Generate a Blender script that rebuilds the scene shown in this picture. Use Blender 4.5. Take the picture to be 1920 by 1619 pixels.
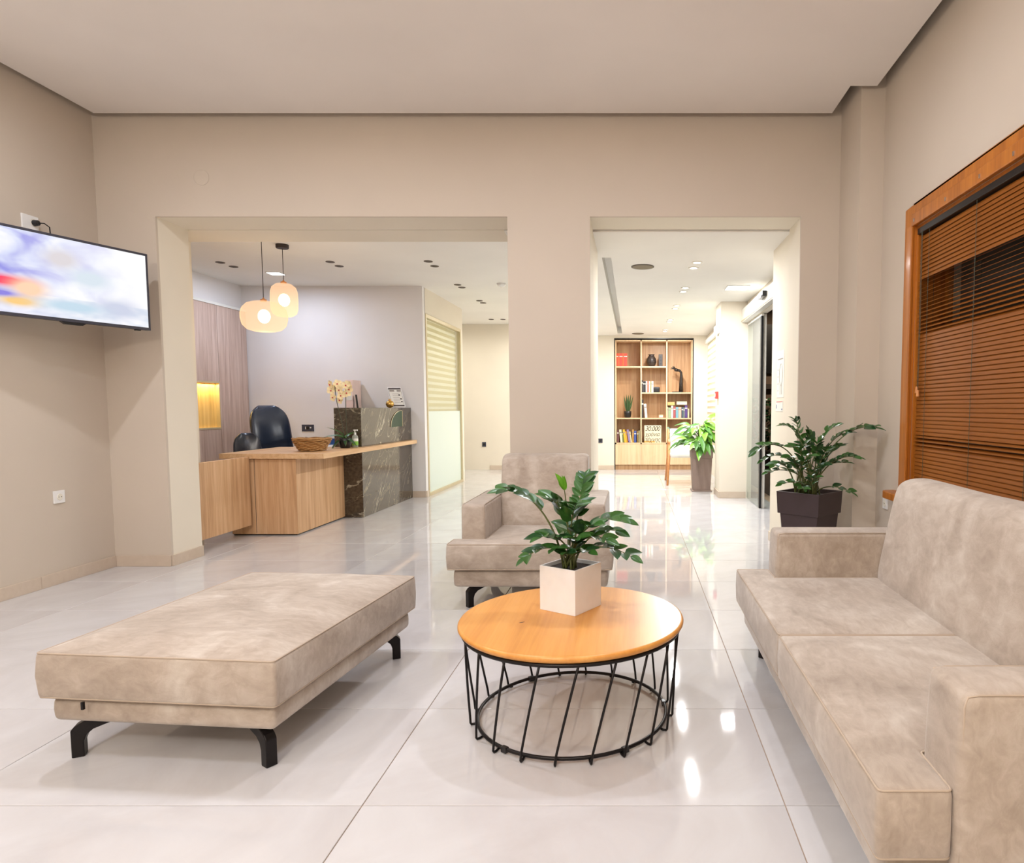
import bpy, bmesh, math, random
from mathutils import Vector, Matrix

# ------------------------------------------------------------------ camera, world, light, exposure
scene = bpy.context.scene
COL = scene.collection
for o in list(bpy.data.objects):
    bpy.data.objects.remove(o)
FPX, CXP, CYP, HCAM = 1232.0, 1187.0, 850.0, 1.125
PITCH = math.atan(85.0 / 1232.0)
cam_d = bpy.data.cameras.new('camera')
cam = bpy.data.objects.new('camera', cam_d)
COL.objects.link(cam)
cam_d.sensor_width = 36.0
cam_d.lens = FPX * 36.0 / 1920.0
cam_d.shift_x = (960.0 - CXP) / 1920.0
cam_d.shift_y = (CYP - 809.5) / 1920.0
cam_d.clip_start = 0.05
cam.location = (0, 0, HCAM)
cam.rotation_euler = (math.pi / 2 - PITCH, 0, 0)
scene.camera = cam
w = bpy.data.worlds.new('night')
scene.world = w
w.use_nodes = True
w.node_tree.nodes['Background'].inputs[0].default_value = (0.012, 0.014, 0.022, 1)
w.node_tree.nodes['Background'].inputs[1].default_value = 1.0
vs = scene.view_settings
vs.view_transform = 'Standard'
vs.look = 'None'
vs.gamma = 1.0
vs.use_curve_mapping = False
vs.exposure = 0.0


def lin(c):
    c = c / 255.0
    return c / 12.92 if c <= 0.04045 else ((c + 0.055) / 1.055) ** 2.4


def rgb(r, g, b):
    return (lin(r), lin(g), lin(b), 1.0)


def lamp(name, loc, power, size, color=(1, .9, .78), spread=150, rot=(0, 0, 0), shape='DISK'):
    l = bpy.data.lights.new(name, 'AREA')
    l.shape = shape
    l.size = size
    l.energy = power
    l.color = color
    l.spread = math.radians(spread)
    o = bpy.data.objects.new(name, l)
    o.location = loc
    o.rotation_euler = rot
    COL.objects.link(o)
    return o


WARM = (1.0, .87, .72)
NEUT = (.95, .985, 1.10)
# recessed downlights of the lounge: two rows in the ceiling behind and above the camera
for ly, pw_ in ((-1.0, 5.0), (0.95, 8.0), (2.9, 18.0)):
    for lx in (-2.65, -1.15, 0.25):
        lamp('lounge_downlight', (lx, ly, 3.07), pw_ * (1.3 if lx < -2 else .9), 0.10, NEUT, 175)
# added fill globe, unseen behind the camera, brightens ceiling and upper walls (its glass is built with the ceiling fittings)
FILL_GLOBE = (-1.0, -1.0, 2.45)
gl_d = bpy.data.lights.new('fill_globe_light', 'POINT')
gl_d.energy = 200.0
gl_d.color = (1.0, .965, .92)
gl_d.shadow_soft_size = .16
gl_o = bpy.data.objects.new('fill_globe_light', gl_d)
gl_o.location = FILL_GLOBE
COL.objects.link(gl_o)
# lobby spots (their fittings are built below)
LOBBY_SPOTS = [(.57, 5.96), (.56, 6.19), (.565, 7.21), (.56, 7.44), (.555, 8.44), (.552, 8.70),
               (.55, 9.80), (.548, 10.02), (.54, 11.03), (.538, 11.25)]
for lx, ly in LOBBY_SPOTS:
    lamp('lobby_spot', (lx, ly, 2.412), 17.0, 0.06, (.98, .985, .985), 180)
lamp('lobby_panel_light', (1.12, 7.18, 2.405), 12.0, 0.22, (.98, .98, 1), 180, shape='SQUARE')
lamp('reception_panel_light', (-3.97, 7.42, 2.60), 14.0, 0.14, (.80, .92, 1.16), 180, shape='SQUARE')
lamp('office_fill_light', (-3.6, 9.1, 2.60), 22.0, 0.3, (1, .95, .84), 180, shape='SQUARE')  # added unseen light inside the office, brightens the banded blind
# added fill lights for the back corridor, kept out of view
for lx, ly in ((-1.05, 10.8), (-1.70, 10.95), (-3.6, 11.0)):
    lamp('corridor_fill_light', (lx, ly, 2.60), 14.0, 0.25, (1, .97, .90), 170, shape='SQUARE')


# ------------------------------------------------------------------ helpers
def P(px, py, Y):
    """world point seen at a measured position of the photograph, at depth Y"""
    c, s = math.cos(PITCH), math.sin(PITCH)
    u, v = (px - CXP) / FPX, (CYP - py) / FPX
    r = (u, c + v * s, -s + v * c)
    t = Y / r[1]
    return Vector((r[0] * t, Y, HCAM + r[2] * t))


class G:
    def __init__(self):
        self.v = []
        self.f = []

    def add(self, vs_, fs_):
        n = len(self.v)
        self.v += [tuple(p) for p in vs_]
        self.f += [tuple(i + n for i in f) for f in fs_]
        return self

    def box(self, x0, x1, y0, y1, z0, z1):
        return self.add([(x0, y0, z0), (x1, y0, z0), (x1, y1, z0), (x0, y1, z0),
                         (x0, y0, z1), (x1, y0, z1), (x1, y1, z1), (x0, y1, z1)],
                        [(0, 3, 2, 1), (4, 5, 6, 7), (0, 1, 5, 4), (1, 2, 6, 5), (2, 3, 7, 6), (3, 0, 4, 7)])

    def obox(self, c, ax, ay, az):
        """box about centre c with half-axis vectors"""
        c, ax, ay, az = Vector(c), Vector(ax), Vector(ay), Vector(az)
        vs_ = [c + sx * ax + sy * ay + sz * az for sz in (-1, 1) for sx, sy in ((-1, -1), (1, -1), (1, 1), (-1, 1))]
        return self.add(vs_, [(0, 3, 2, 1), (4, 5, 6, 7), (0, 1, 5, 4), (1, 2, 6, 5), (2, 3, 7, 6), (3, 0, 4, 7)])

    def prism(self, poly, z0, z1):
        n = len(poly)
        return self.add([(x, y, z0) for x, y in poly] + [(x, y, z1) for x, y in poly],
                        [tuple(reversed(range(n))), tuple(range(n, 2 * n))] +
                        [(i, (i + 1) % n, n + (i + 1) % n, n + i) for i in range(n)])

    def prism_axis(self, poly, a0, a1, axis):
        """polygon extruded along x ('x': poly is (y,z)) or y ('y': poly is (x,z))"""
        n = len(poly)
        if axis == 'x':
            a = [(a0, p, q) for p, q in poly] + [(a1, p, q) for p, q in poly]
        else:
            a = [(p, a0, q) for p, q in poly] + [(p, a1, q) for p, q in poly]
        return self.add(a, [tuple(reversed(range(n))), tuple(range(n, 2 * n))] +
                        [(i, (i + 1) % n, n + (i + 1) % n, n + i) for i in range(n)])

    def tube(self, pts, r, n=8, closed=False, caps=True):
        pts = [Vector(p) for p in pts]
        m = len(pts)
        rs = r if isinstance(r, (list, tuple)) else [r] * m
        up = Vector((0, 0, 1))
        rings = []
        prev = None
        for i, p in enumerate(pts):
            if closed:
                t = pts[(i + 1) % m] - pts[i - 1]
            else:
                t = pts[min(i + 1, m - 1)] - pts[max(i - 1, 0)]
            t.normalize()
            if prev is None:
                a = t.cross(up)
                if a.length < 1e-3:
                    a = t.cross(Vector((1, 0, 0)))
            else:
                a = prev - t * prev.dot(t)
                if a.length < 1e-4:
                    a = t.cross(up)
            a.normalize()
            prev = a
            b = t.cross(a)
            rings.append([p + rs[i] * (math.cos(2 * math.pi * k / n) * a + math.sin(2 * math.pi * k / n) * b) for k in range(n)])
        vs_ = [q for rg in rings for q in rg]
        fs_ = []
        for i in range(m if closed else m - 1):
            j = (i + 1) % m
            for k in range(n):
                fs_.append((i * n + k, i * n + (k + 1) % n, j * n + (k + 1) % n, j * n + k))
        if not closed and caps:
            fs_.append(tuple(reversed(range(n))))
            fs_.append(tuple(range((m - 1) * n, m * n)))
        return self.add(vs_, fs_)

    def cyl(self, p0, p1, r0, r1=None, n=20):
        return self.tube([p0, p1], [r0, r0 if r1 is None else r1], n)

    def lathe(self, prof, c=(0, 0, 0), n=32, rib=0.0, ribn=0, caps=True):
        """profile (r, z) from bottom to top about a vertical axis through c"""
        vs_, fs_ = [], []
        m = len(prof)
        for i, (r, z) in enumerate(prof):
            for k in range(n):
                a = 2 * math.pi * k / n
                rr = r * (1 + (rib * math.cos(a * ribn) if ribn else 0))
                vs_.append((c[0] + rr * math.cos(a), c[1] + rr * math.sin(a), c[2] + z))
        for i in range(m - 1):
            for k in range(n):
                fs_.append((i * n + k, i * n + (k + 1) % n, (i + 1) * n + (k + 1) % n, (i + 1) * n + k))
        if caps and prof[0][0] > 1e-5:
            fs_.append(tuple(reversed(range(n))))
        if caps and prof[-1][0] > 1e-5:
            fs_.append(tuple(range((m - 1) * n, m * n)))
        return self.add(vs_, fs_)

    def ball(self, c, rx, ry, rz, n=16, m=10):
        vs_, fs_ = [], []
        for i in range(m + 1):
            t = math.pi * i / m
            for k in range(n):
                a = 2 * math.pi * k / n
                vs_.append((c[0] + rx * math.sin(t) * math.cos(a), c[1] + ry * math.sin(t) * math.sin(a), c[2] - rz * math.cos(t)))
        for i in range(m):
            for k in range(n):
                fs_.append((i * n + k, i * n + (k + 1) % n, (i + 1) * n + (k + 1) % n, (i + 1) * n + k))
        return self.add(vs_, fs_)

    def mesh(self, name, bevel=0.0, seg=2, smooth=False):
        bm = bmesh.new()
        vs_ = [bm.verts.new(p) for p in self.v]
        for f in self.f:
            try:
                bm.faces.new([vs_[i] for i in f])
            except ValueError:
                pass
        bmesh.ops.remove_doubles(bm, verts=bm.verts, dist=1e-6)
        bmesh.ops.recalc_face_normals(bm, faces=bm.faces)
        if bevel:
            ed = [e for e in bm.edges if len(e.link_faces) == 2 and e.calc_face_angle() > 0.5]
            bmesh.ops.bevel(bm, geom=ed, offset=bevel, segments=seg, affect='EDGES', profile=0.5, clamp_overlap=True)
        me = bpy.data.meshes.new(name)
        bm.to_mesh(me)
        bm.free()
        if smooth:
            for p in me.polygons:
                p.use_smooth = True
        return me

    def build(self, name, mat, parent=None, bevel=0.0, seg=2, smooth=False, world=False, label=None, kind=None, wn=False):
        return link(name, self.mesh(name, bevel, seg, smooth), mat, parent, world, label, kind, wn)


def link(name, me, mat, parent=None, world=False, label=None, kind=None, wn=False):
    o = bpy.data.objects.new(name, me)
    COL.objects.link(o)
    if mat is not None and not me.materials:
        me.materials.append(mat)
    if parent is not None:
        o.parent = parent
        if world:
            o.matrix_parent_inverse = parent['_m'] and rootm[parent.name].inverted()
    if label:
        o['label'] = label
    if kind:
        o['kind'] = kind
    if wn:
        md = o.modifiers.new('weighted_normal', 'WEIGHTED_NORMAL')
        md.keep_sharp = True
    return o


rootm = {}


def thing(name, label, cat, loc=(0, 0, 0), rotz=0.0, group=None):
    o = bpy.data.objects.new(name, None)
    COL.objects.link(o)
    o.empty_display_size = 0.05
    o.location = loc
    o.rotation_euler = (0, 0, rotz)
    o['label'] = label
    o['category'] = cat
    if group:
        o['group'] = group
    rootm[o.name] = Matrix.Translation(Vector(loc)) @ Matrix.Rotation(rotz, 4, 'Z')
    return o


def wpart(g, name, mat, root, **k):
    """a part given in world coordinates under a thing that stands elsewhere"""
    inv = rootm[root.name].inverted()
    g.v = [tuple(inv @ Vector(p)) for p in g.v]
    return g.build(name, mat, root, **k)


def tag(o, label, cat, group=None):
    o['label'] = label
    o['category'] = cat
    if group:
        o['group'] = group
    return o


def struct(g, name, mat, bevel=0.0, label=None, parent=None):
    o = g.build(name, mat, parent, bevel=bevel)
    if parent is None:
        o['kind'] = 'structure'
    if label:
        o['label'] = label
    return o


def bez(p0, p1, p2, p3, n):
    out = []
    for i in range(n + 1):
        t = i / n
        a = (1 - t)
        out.append(a * a * a * Vector(p0) + 3 * a * a * t * Vector(p1) + 3 * a * t * t * Vector(p2) + t * t * t * Vector(p3))
    return out


# ------------------------------------------------------------------ materials
class N:
    def __init__(self, name):
        self.m = bpy.data.materials.new(name)
        self.m.use_nodes = True
        self.t = self.m.node_tree
        self.b = self.t.nodes['Principled BSDF']

    def n(self, typ, **k):
        x = self.t.nodes.new(typ)
        for a, b in k.items():
            setattr(x, a, b)
        return x

    def l(self, a, b):
        self.t.links.new(a, b)

    def tex(self, scale=(1, 1, 1), coord='Object', loc=(0, 0, 0), rot=(0, 0, 0)):
        tc = self.n('ShaderNodeTexCoord')
        mp = self.n('ShaderNodeMapping')
        mp.inputs['Scale'].default_value = scale
        mp.inputs['Location'].default_value = loc
        mp.inputs['Rotation'].default_value = rot
        self.l(tc.outputs[coord], mp.inputs[0])
        return mp.outputs[0]

    def noise(self, vec, scale=5, detail=4, rough=.5, dist=0.0):
        x = self.n('ShaderNodeTexNoise')
        x.inputs['Scale'].default_value = scale
        x.inputs['Detail'].default_value = detail
        x.inputs['Roughness'].default_value = rough
        x.inputs['Distortion'].default_value = dist
        if vec is not None:
            self.l(vec, x.inputs['Vector'])
        return x.outputs['Fac']

    def ramp(self, fac, stops):
        x = self.n('ShaderNodeValToRGB')
        e = x.color_ramp.elements
        while len(e) < len(stops):
            e.new(.5)
        for i, (p, c) in enumerate(stops):
            e[i].position = p
            e[i].color = c
        self.l(fac, x.inputs[0])
        return x.outputs[0]

    def bump(self, h, strength=.2, dist=.01):
        x = self.n('ShaderNodeBump')
        x.inputs['Strength'].default_value = strength
        x.inputs['Distance'].default_value = dist
        self.l(h, x.inputs['Height'])
        self.l(x.outputs[0], self.b.inputs['Normal'])

    def base(self, sock):
        self.l(sock, self.b.inputs['Base Color'])

    def mix(self, fac, a, b):
        x = self.n('ShaderNodeMix', data_type='RGBA')
        for s, v in ((x.inputs[0], fac), (x.inputs[6], a), (x.inputs[7], b)):
            if hasattr(v, 'is_linked'):
                self.l(v, s)
            else:
                s.default_value = v
        return x.outputs[2]

    def math(self, op, a, b=0.0):
        x = self.n('ShaderNodeMath', operation=op)
        for i, v in enumerate((a, b)):
            if hasattr(v, 'is_linked'):
                self.l(v, x.inputs[i])
            else:
                x.inputs[i].default_value = v
        return x.outputs[0]


def plain(name, col, rough=.5, metal=0.0, spec=.5, emit=None, es=0.0, trans=0.0, alpha=1.0, coat=0.0, fine=0.0):
    k = N(name)
    b = k.b
    b.inputs['Base Color'].default_value = col
    b.inputs['Roughness'].default_value = rough
    b.inputs['Metallic'].default_value = metal
    b.inputs['Specular IOR Level'].default_value = spec
    b.inputs['Transmission Weight'].default_value = trans
    b.inputs['Alpha'].default_value = alpha
    b.inputs['Coat Weight'].default_value = coat
    if emit:
        b.inputs['Emission Color'].default_value = emit
        b.inputs['Emission Strength'].default_value = es
    # fine procedural variation, so that no surface is perfectly uniform
    v = k.tex()
    f = k.noise(v, 14, 3)
    d = tuple(c * .93 for c in col[:3]) + (1,)
    k.base(k.ramp(f, [(.3, d), (.7, col)]))
    if fine:
        k.bump(k.noise(v, 220, 2), fine, .002)
    return k.m


def mottled(name, stops, scale, rough, bump=.15, fine=260, sheen=.3):
    k = N(name)
    v = k.tex()
    a = k.noise(v, scale, 5, .6, .8)
    a2 = k.noise(k.tex((1, 2.2, 1.6)), scale * 4.5, 6, .65, .6)
    a = k.math('ADD', k.math('MULTIPLY', a, .62), k.math('MULTIPLY', a2, .38))
    k.base(k.ramp(a, stops))
    k.b.inputs['Roughness'].default_value = rough
    k.b.inputs['Specular IOR Level'].default_value = .3
    k.b.inputs['Sheen Weight'].default_value = sheen
    h = k.noise(v, fine, 3, .6)
    k.bump(h, bump, .003)
    return k.m


def wood(name, c0, c1, c2, rough=.45, axis='z', scale=1.0, coat=0.0):
    k = N(name)
    st = {'z': (26, 26, 1.1), 'x': (1.1, 26, 26), 'y': (26, 1.1, 26)}[axis]
    v = k.tex(tuple(s * scale for s in st))
    a = k.noise(v, 1.0, 6, .62, .35)
    st2 = {'z': (160, 160, 5), 'x': (5, 160, 160), 'y': (160, 5, 160)}[axis]
    v2 = k.tex(tuple(s * scale for s in st2))
    b = k.noise(v2, 1.0, 3, .6)
    f = k.math('ADD', k.math('MULTIPLY', a, .75), k.math('MULTIPLY', b, .25))
    k.base(k.ramp(f, [(.32, c0), (.5, c1), (.68, c2)]))
    k.b.inputs['Roughness'].default_value = rough
    k.b.inputs['Coat Weight'].default_value = coat
    k.b.inputs['Coat Roughness'].default_value = .15
    k.bump(b, .06, .002)
    return k.m


def paint(name, col, rough=.75):
    k = N(name)
    v = k.tex()
    f = k.noise(v, 1.3, 3)
    d = tuple(c * .96 for c in col[:3]) + (1,)
    k.base(k.ramp(f, [(.35, d), (.65, col)]))
    k.b.inputs['Roughness'].default_value = rough
    k.b.inputs['Specular IOR Level'].default_value = .25
    k.bump(k.noise(v, 180, 2), .04, .002)
    return k.m


M = {}
M['wall'] = paint('taupe_wall_paint', rgb(206, 193, 177))
M['cream'] = paint('cream_wall_paint', rgb(232, 223, 206))
M['white_wall'] = paint('white_wall_paint', rgb(232, 228, 226))
M['ceiling'] = paint('ceiling_paint', rgb(238, 231, 224))
M['ceiling_lobby'] = paint('lobby_ceiling_paint', rgb(240, 237, 230))
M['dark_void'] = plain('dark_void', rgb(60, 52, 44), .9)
M['oak'] = wood('light_oak_laminate', rgb(176, 133, 92), rgb(202, 160, 118), rgb(220, 184, 144))
M['oak_h'] = wood('oak_worktop', rgb(196, 152, 108), rgb(214, 174, 130), rgb(228, 194, 152), axis='y')
M['oak_grey'] = wood('grey_oak_panels', rgb(166, 138, 124), rgb(196, 170, 156), rgb(216, 194, 182))
M['oak_book'] = wood('bookcase_oak', rgb(160, 118, 78), rgb(188, 148, 106), rgb(206, 172, 132))
M['oak_edge'] = wood('bookcase_edge', rgb(214, 178, 136), rgb(226, 194, 154), rgb(236, 208, 170))
M['table_wood'] = wood('honey_table_top', rgb(202, 132, 56), rgb(218, 150, 70), rgb(228, 166, 88), .36, axis='y', scale=.6, coat=.1)
M['frame_wood'] = wood('stained_window_wood', rgb(152, 84, 18), rgb(178, 104, 28), rgb(194, 120, 40), .42, coat=.1)
M['blind_wood'] = wood('blind_slat_wood', rgb(118, 64, 14), rgb(140, 80, 20), rgb(156, 96, 30), .6, axis='y', scale=.7)
M['blind_wood'].node_tree.nodes['Principled BSDF'].inputs['Specular IOR Level'].default_value = .2
M['chair_wood'] = wood('beech_chair_wood', rgb(190, 122, 66), rgb(210, 142, 84), rgb(224, 160, 104), .4)
M['suede'] = mottled('beige_suede', [(.34, rgb(152, 136, 120)), (.5, rgb(177, 162, 147)), (.66, rgb(201, 190, 177))], 3.2, .72)
M['piping'] = plain('suede_piping', rgb(184, 166, 147), .7)
M['black_metal'] = plain('black_metal', rgb(34, 30, 30), .4, .6)
M['black'] = plain('black_plastic', rgb(22, 22, 24), .35)
M['grey_bezel'] = plain('grey_bezel', rgb(74, 74, 84), .35, .4)
M['leather'] = plain('leather_blue_reflection', rgb(30, 42, 62), .26, spec=.7)  # bluish window reflection put into the colour of the black leather
M['chrome'] = plain('brushed_chrome', rgb(200, 200, 200), .2, 1.0)
M['white_gloss'] = plain('white_ceramic', rgb(246, 246, 247), .22)
M['white'] = plain('white_plastic', rgb(240, 238, 234), .4)
M['cream_plastic'] = plain('cream_plastic', rgb(236, 230, 214), .4)
M['white_fabric'] = plain('white_fabric', rgb(244, 240, 232), .85)
M['pot_brown'] = plain('dark_brown_pot', rgb(66, 52, 54), .5)
M['planter'] = plain('taupe_planter', rgb(140, 120, 110), .6)
M['soil'] = plain('potting_soil', rgb(44, 34, 28), .95, fine=.6)
M['leaf'] = plain('glossy_leaf', rgb(56, 100, 40), .32, spec=.5)
M['leaf_b'] = plain('deep_leaf', rgb(42, 82, 44), .3, spec=.5)
M['leaf_new'] = plain('young_leaf', rgb(116, 176, 52), .4)
M['lily_a'] = plain('lily_leaf', rgb(86, 140, 62), .35)
M['lily_b'] = plain('lily_leaf_bright', rgb(128, 190, 62), .35)
M['snake'] = plain('snake_plant_leaf', rgb(56, 84, 42), .4)
M['stem'] = plain('plant_stem', rgb(96, 104, 56), .5)
M['stem_dark'] = plain('dark_stem', rgb(60, 66, 44), .5)
M['petal'] = plain('pale_yellow_petal', rgb(255, 240, 196), .5)
M['petal_red'] = plain('orchid_lip', rgb(196, 60, 70), .5)
M['wicker'] = wood('woven_wicker', rgb(128, 88, 44), rgb(168, 124, 72), rgb(196, 156, 100), .7, axis='x')
M['gold'] = plain('gold_ornament', rgb(214, 170, 92), .25, .8)
M['red'] = plain('red_plastic', rgb(216, 70, 62), .5)
M['paper'] = plain('white_paper', rgb(238, 236, 228), .7)
M['ink'] = plain('dark_ink', rgb(58, 46, 44), .6)
M['ink_grey'] = plain('grey_ink', rgb(150, 140, 132), .6)
M['ink_blue'] = plain('blue_ink', rgb(70, 100, 150), .6)
M['grout'] = plain('beige_grout', rgb(176, 150, 126), .8)
M['skirt'] = mottled('beige_skirting_tile', [(.3, rgb(196, 178, 158)), (.7, rgb(210, 194, 176))], 3.0, .35, 0.02, 100, 0)
M['plate_dark'] = plain('anthracite_plate', rgb(58, 62, 78), .4)
M['alu'] = plain('champagne_aluminium', rgb(206, 192, 158), .35, .5)
M['alu_white'] = plain('white_aluminium', rgb(232, 230, 222), .35)
M['speaker'] = plain('speaker_grille', rgb(132, 120, 98), .7, fine=.5)
M['spot_dark'] = plain('downlight_recess', rgb(84, 70, 56), .5)
M['spot_ring'] = plain('downlight_ring', rgb(226, 220, 208), .35)
M['lit'] = plain('lit_lens', rgb(255, 250, 240), .5, emit=(1, .95, .86, 1), es=14.0)
M['lit_cool'] = plain('lit_panel', rgb(250, 252, 255), .5, emit=(.93, .96, 1, 1), es=7.0)
M['street'] = plain('night_street', rgb(70, 62, 56), .8)
M['facade'] = plain('night_facade', rgb(110, 92, 76), .8)

k = N('polished_floor_tile')
v = k.tex((1, 1, 1))
a = k.noise(v, 1.6, 6, .6, 1.2)
k.base(k.ramp(a, [(.3, rgb(196, 192, 191)), (.55, rgb(206, 204, 204)), (.8, rgb(213, 212, 213))]))
k.b.inputs['Roughness'].default_value = .045
k.b.inputs['Specular IOR Level'].default_value = .5
M['tile'] = k.m

k = N('dark_veined_marble')
big = k.noise(k.tex((1, 1, 1)), 3.0, 5, .6)
tone = k.ramp(k.noise(k.tex((1, 1, 1)), 38, 5, .65), [(.3, rgb(44, 36, 30)), (.75, rgb(92, 80, 64))])
col = tone
for rot_, sc_, band, wdt, cc in (((.62, 0, 0), (.9, 3.2, .55), .5, .0075, rgb(214, 206, 180)), ((.95, .2, .3), (1.3, 4.4, .7), .47, .0045, rgb(176, 164, 132)), ((-.5, .1, .2), (1.0, 1.0, 3.4), .52, .0035, rgb(190, 180, 150))):
    mp_ = k.n('ShaderNodeMapping')
    mp_.inputs['Scale'].default_value = sc_
    k.l(k.tex((1, 1, 1), rot=rot_), mp_.inputs[0])
    nz_ = k.noise(mp_.outputs[0], 1.0, 7, .55, .25)
    dd_ = k.math('ABSOLUTE', k.math('SUBTRACT', nz_, band))
    mk = k.math('SUBTRACT', 1.0, k.math('DIVIDE', dd_, wdt))
    mk.node.use_clamp = True
    ms_ = k.math('MULTIPLY', k.math('SUBTRACT', big, .34), 3.0)
    ms_.node.use_clamp = True
    col = k.mix(k.math('MULTIPLY', mk, ms_), col, cc)
k.base(col)
k.b.inputs['Roughness'].default_value = .07
k.b.inputs['Specular IOR Level'].default_value = .7
M['marble'] = k.m


def glass(name, tint, op=.12, rough=.02):
    k = N(name)
    out = k.t.nodes['Material Output']
    tr = k.n('ShaderNodeBsdfTransparent')
    tr.inputs[0].default_value = tint
    gl = k.n('ShaderNodeBsdfGlossy')
    gl.inputs['Roughness'].default_value = rough
    fr = k.n('ShaderNodeFresnel')
    fr.inputs[0].default_value = 1.5
    ms = k.n('ShaderNodeMixShader')
    ge = k.n('ShaderNodeNewGeometry')
    ff = k.math('MULTIPLY', fr.outputs[0], k.math('SUBTRACT', 1.0, ge.outputs['Backfacing']))
    k.l(ff, ms.inputs[0])
    k.l(tr.outputs[0], ms.inputs[1])
    k.l(gl.outputs[0], ms.inputs[2])
    ms2 = k.n('ShaderNodeMixShader')
    ms2.inputs[0].default_value = op
    k.l(ms.outputs[0], ms2.inputs[1])
    k.l(k.b.outputs[0], ms2.inputs[2])
    k.b.inputs['Base Color'].default_value = tint
    k.b.inputs['Roughness'].default_value = .5
    k.l(ms2.outputs[0], out.inputs[0])
    return k.m


M['glass'] = glass('clear_glass', (.96, .98, .95, 1), .03)
M['glass_door'] = glass('door_glass', (.93, .97, .94, 1), .10)
M['frost'] = glass('frosted_film_glass', (.74, .82, .74, 1), .9, .1)
M['bottle'] = glass('clear_bottle', (.93, .97, .9, 1), .25)

k = N('ribbed_lamp_glass')
out = k.t.nodes['Material Output']
tr = k.n('ShaderNodeBsdfTransparent')
tr.inputs[0].default_value = (1, .93, .82, 1)
tl = k.n('ShaderNodeBsdfTranslucent')
tl.inputs[0].default_value = (.16, .095, .055, 1)
em = k.n('ShaderNodeEmission')
em.inputs[0].default_value = (1, .68, .45, 1)
em.inputs[1].default_value = 1.15
ad = k.n('ShaderNodeAddShader')
ms = k.n('ShaderNodeMixShader')
ms.inputs[0].default_value = .38
k.l(tl.outputs[0], ad.inputs[0])
k.l(em.outputs[0], ad.inputs[1])
k.l(tr.outputs[0], ms.inputs[1])
k.l(ad.outputs[0], ms.inputs[2])
k.l(ms.outputs[0], out.inputs[0])
M['lamp_glass'] = k.m
M['bulb'] = plain('glowing_bulb', rgb(255, 240, 220), .5, emit=(1, .84, .62, 1), es=9.0)

# television picture: a blurred beach broadcast
k = N('television_picture')
v = k.tex()
sep = k.n('ShaderNodeSeparateXYZ')
k.l(v, sep.inputs[0])
nz = k.noise(k.tex((2.4, 1, 4.2), rot=(0, .5, 0)), 1.6, 3, .5, .4)
sky = k.ramp(nz, [(.35, rgb(150, 150, 232)), (.52, rgb(216, 222, 250)), (.66, rgb(255, 255, 255))])
xr = k.math('ADD', k.math('MULTIPLY', sep.outputs[0], 1.3), .42)
xr.node.use_clamp = True
c = k.mix(xr, sky, (1, 1, 1, 1))
nb = k.noise(k.tex((5, 1, 14)), 1.2, 2, .5)
low = k.math('LESS_THAN', sep.outputs[2], -.115)
sea = k.ramp(nb, [(.35, rgb(206, 218, 236)), (.6, rgb(250, 250, 255))])
c = k.mix(k.math('MULTIPLY', low, .8), c, sea)


def blob(cx, cz, rx, rz):
    dx = k.math('DIVIDE', k.math('SUBTRACT', sep.outputs[0], cx), rx)
    dz = k.math('DIVIDE', k.math('SUBTRACT', sep.outputs[2], cz), rz)
    d = k.math('SQRT', k.math('ADD', k.math('MULTIPLY', dx, dx), k.math('MULTIPLY', dz, dz)))
    r = k.math('SUBTRACT', 1.0, d)
    r.node.use_clamp = True
    q = k.math('MULTIPLY', k.math('MULTIPLY', r, r), 2.0)
    q.node.use_clamp = True
    return q


for bl, colr in (((-.33, -.06, .24, .055), rgb(255, 60, 100)), ((-.22, -.09, .16, .10), rgb(255, 214, 180)),
                 ((-.27, -.165, .18, .05), rgb(250, 206, 130)), ((-.36, -.13, .16, .035), rgb(140, 130, 226)),
                 ((-.05, .11, .16, .10), rgb(222, 216, 220)), ((.10, .02, .2, .10), rgb(218, 230, 240)), ((.25, -.14, .22, .10), rgb(206, 212, 232)), ((.0, -.16, .3, .06), rgb(196, 220, 236))):
    c = k.mix(blob(*bl), c, colr)
k.b.inputs['Base Color'].default_value = (.02, .02, .02, 1)
k.l(c, k.b.inputs['Emission Color'])
k.b.inputs['Emission Strength'].default_value = 1.0
k.b.inputs['Roughness'].default_value = .2
M['screen'] = k.m

# ------------------------------------------------------------------ structure: floor
XL, XR, YW, YF = -3.68, 1.568, 4.611, -2.3
ZC = 3.09
floor = struct(G().box(-5.2, 1.75, YF - .2, 12.5, -.06, -.004), 'floor', M['grout'], label='glossy off-white floor tiles')
tm = G().box(-.5985, .5985, -.2985, .2985, -.02, 0).mesh('floor_tile', .0012, 1)
tm.materials.append(M['tile'])
for i in range(-5, 2):
    for j in range(-7, 18):
        x, y = .432 - .6 + 1.2 * i, 1.789 + .3 + .6 * j
        if x < -5.3 or x > 1.9 or y > 12.2 or y < YF - .3:
            continue
        if (x < -4.4 and y < 4.6) or (x > 1.2 + .6 and y < 4):
            continue
        o = link('floor_tile', tm, M['tile'], floor)
        o.location = (x, y, 0)

# ------------------------------------------------------------------ structure: lounge walls
struct(G().box(XL - .2, XL, YF, YW, 0, 3.3), 'wall_left', M['wall'])
struct(G().box(XL - .2, XR + .25, YF - .2, YF, 0, 3.3), 'wall_front', M['wall'])
# back wall: taupe skin towards the lounge
OL0, OL1, OR0, OR1, OZ = -3.281, -.864, -.297, 1.153, 2.435
g = G()
for x0, x1, z0, z1 in ((XL - .2, OL0, 0, 3.3), (OL0, OL1, OZ, 3.3), (OL1, OR0, 0, 3.3), (OR0, OR1, OZ, 3.3), (OR1, XR + .25, 0, 3.3)):
    g.box(x0, x1, YW, YW + .02, z0, z1)
struct(g, 'wall_back', M['wall'])
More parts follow.
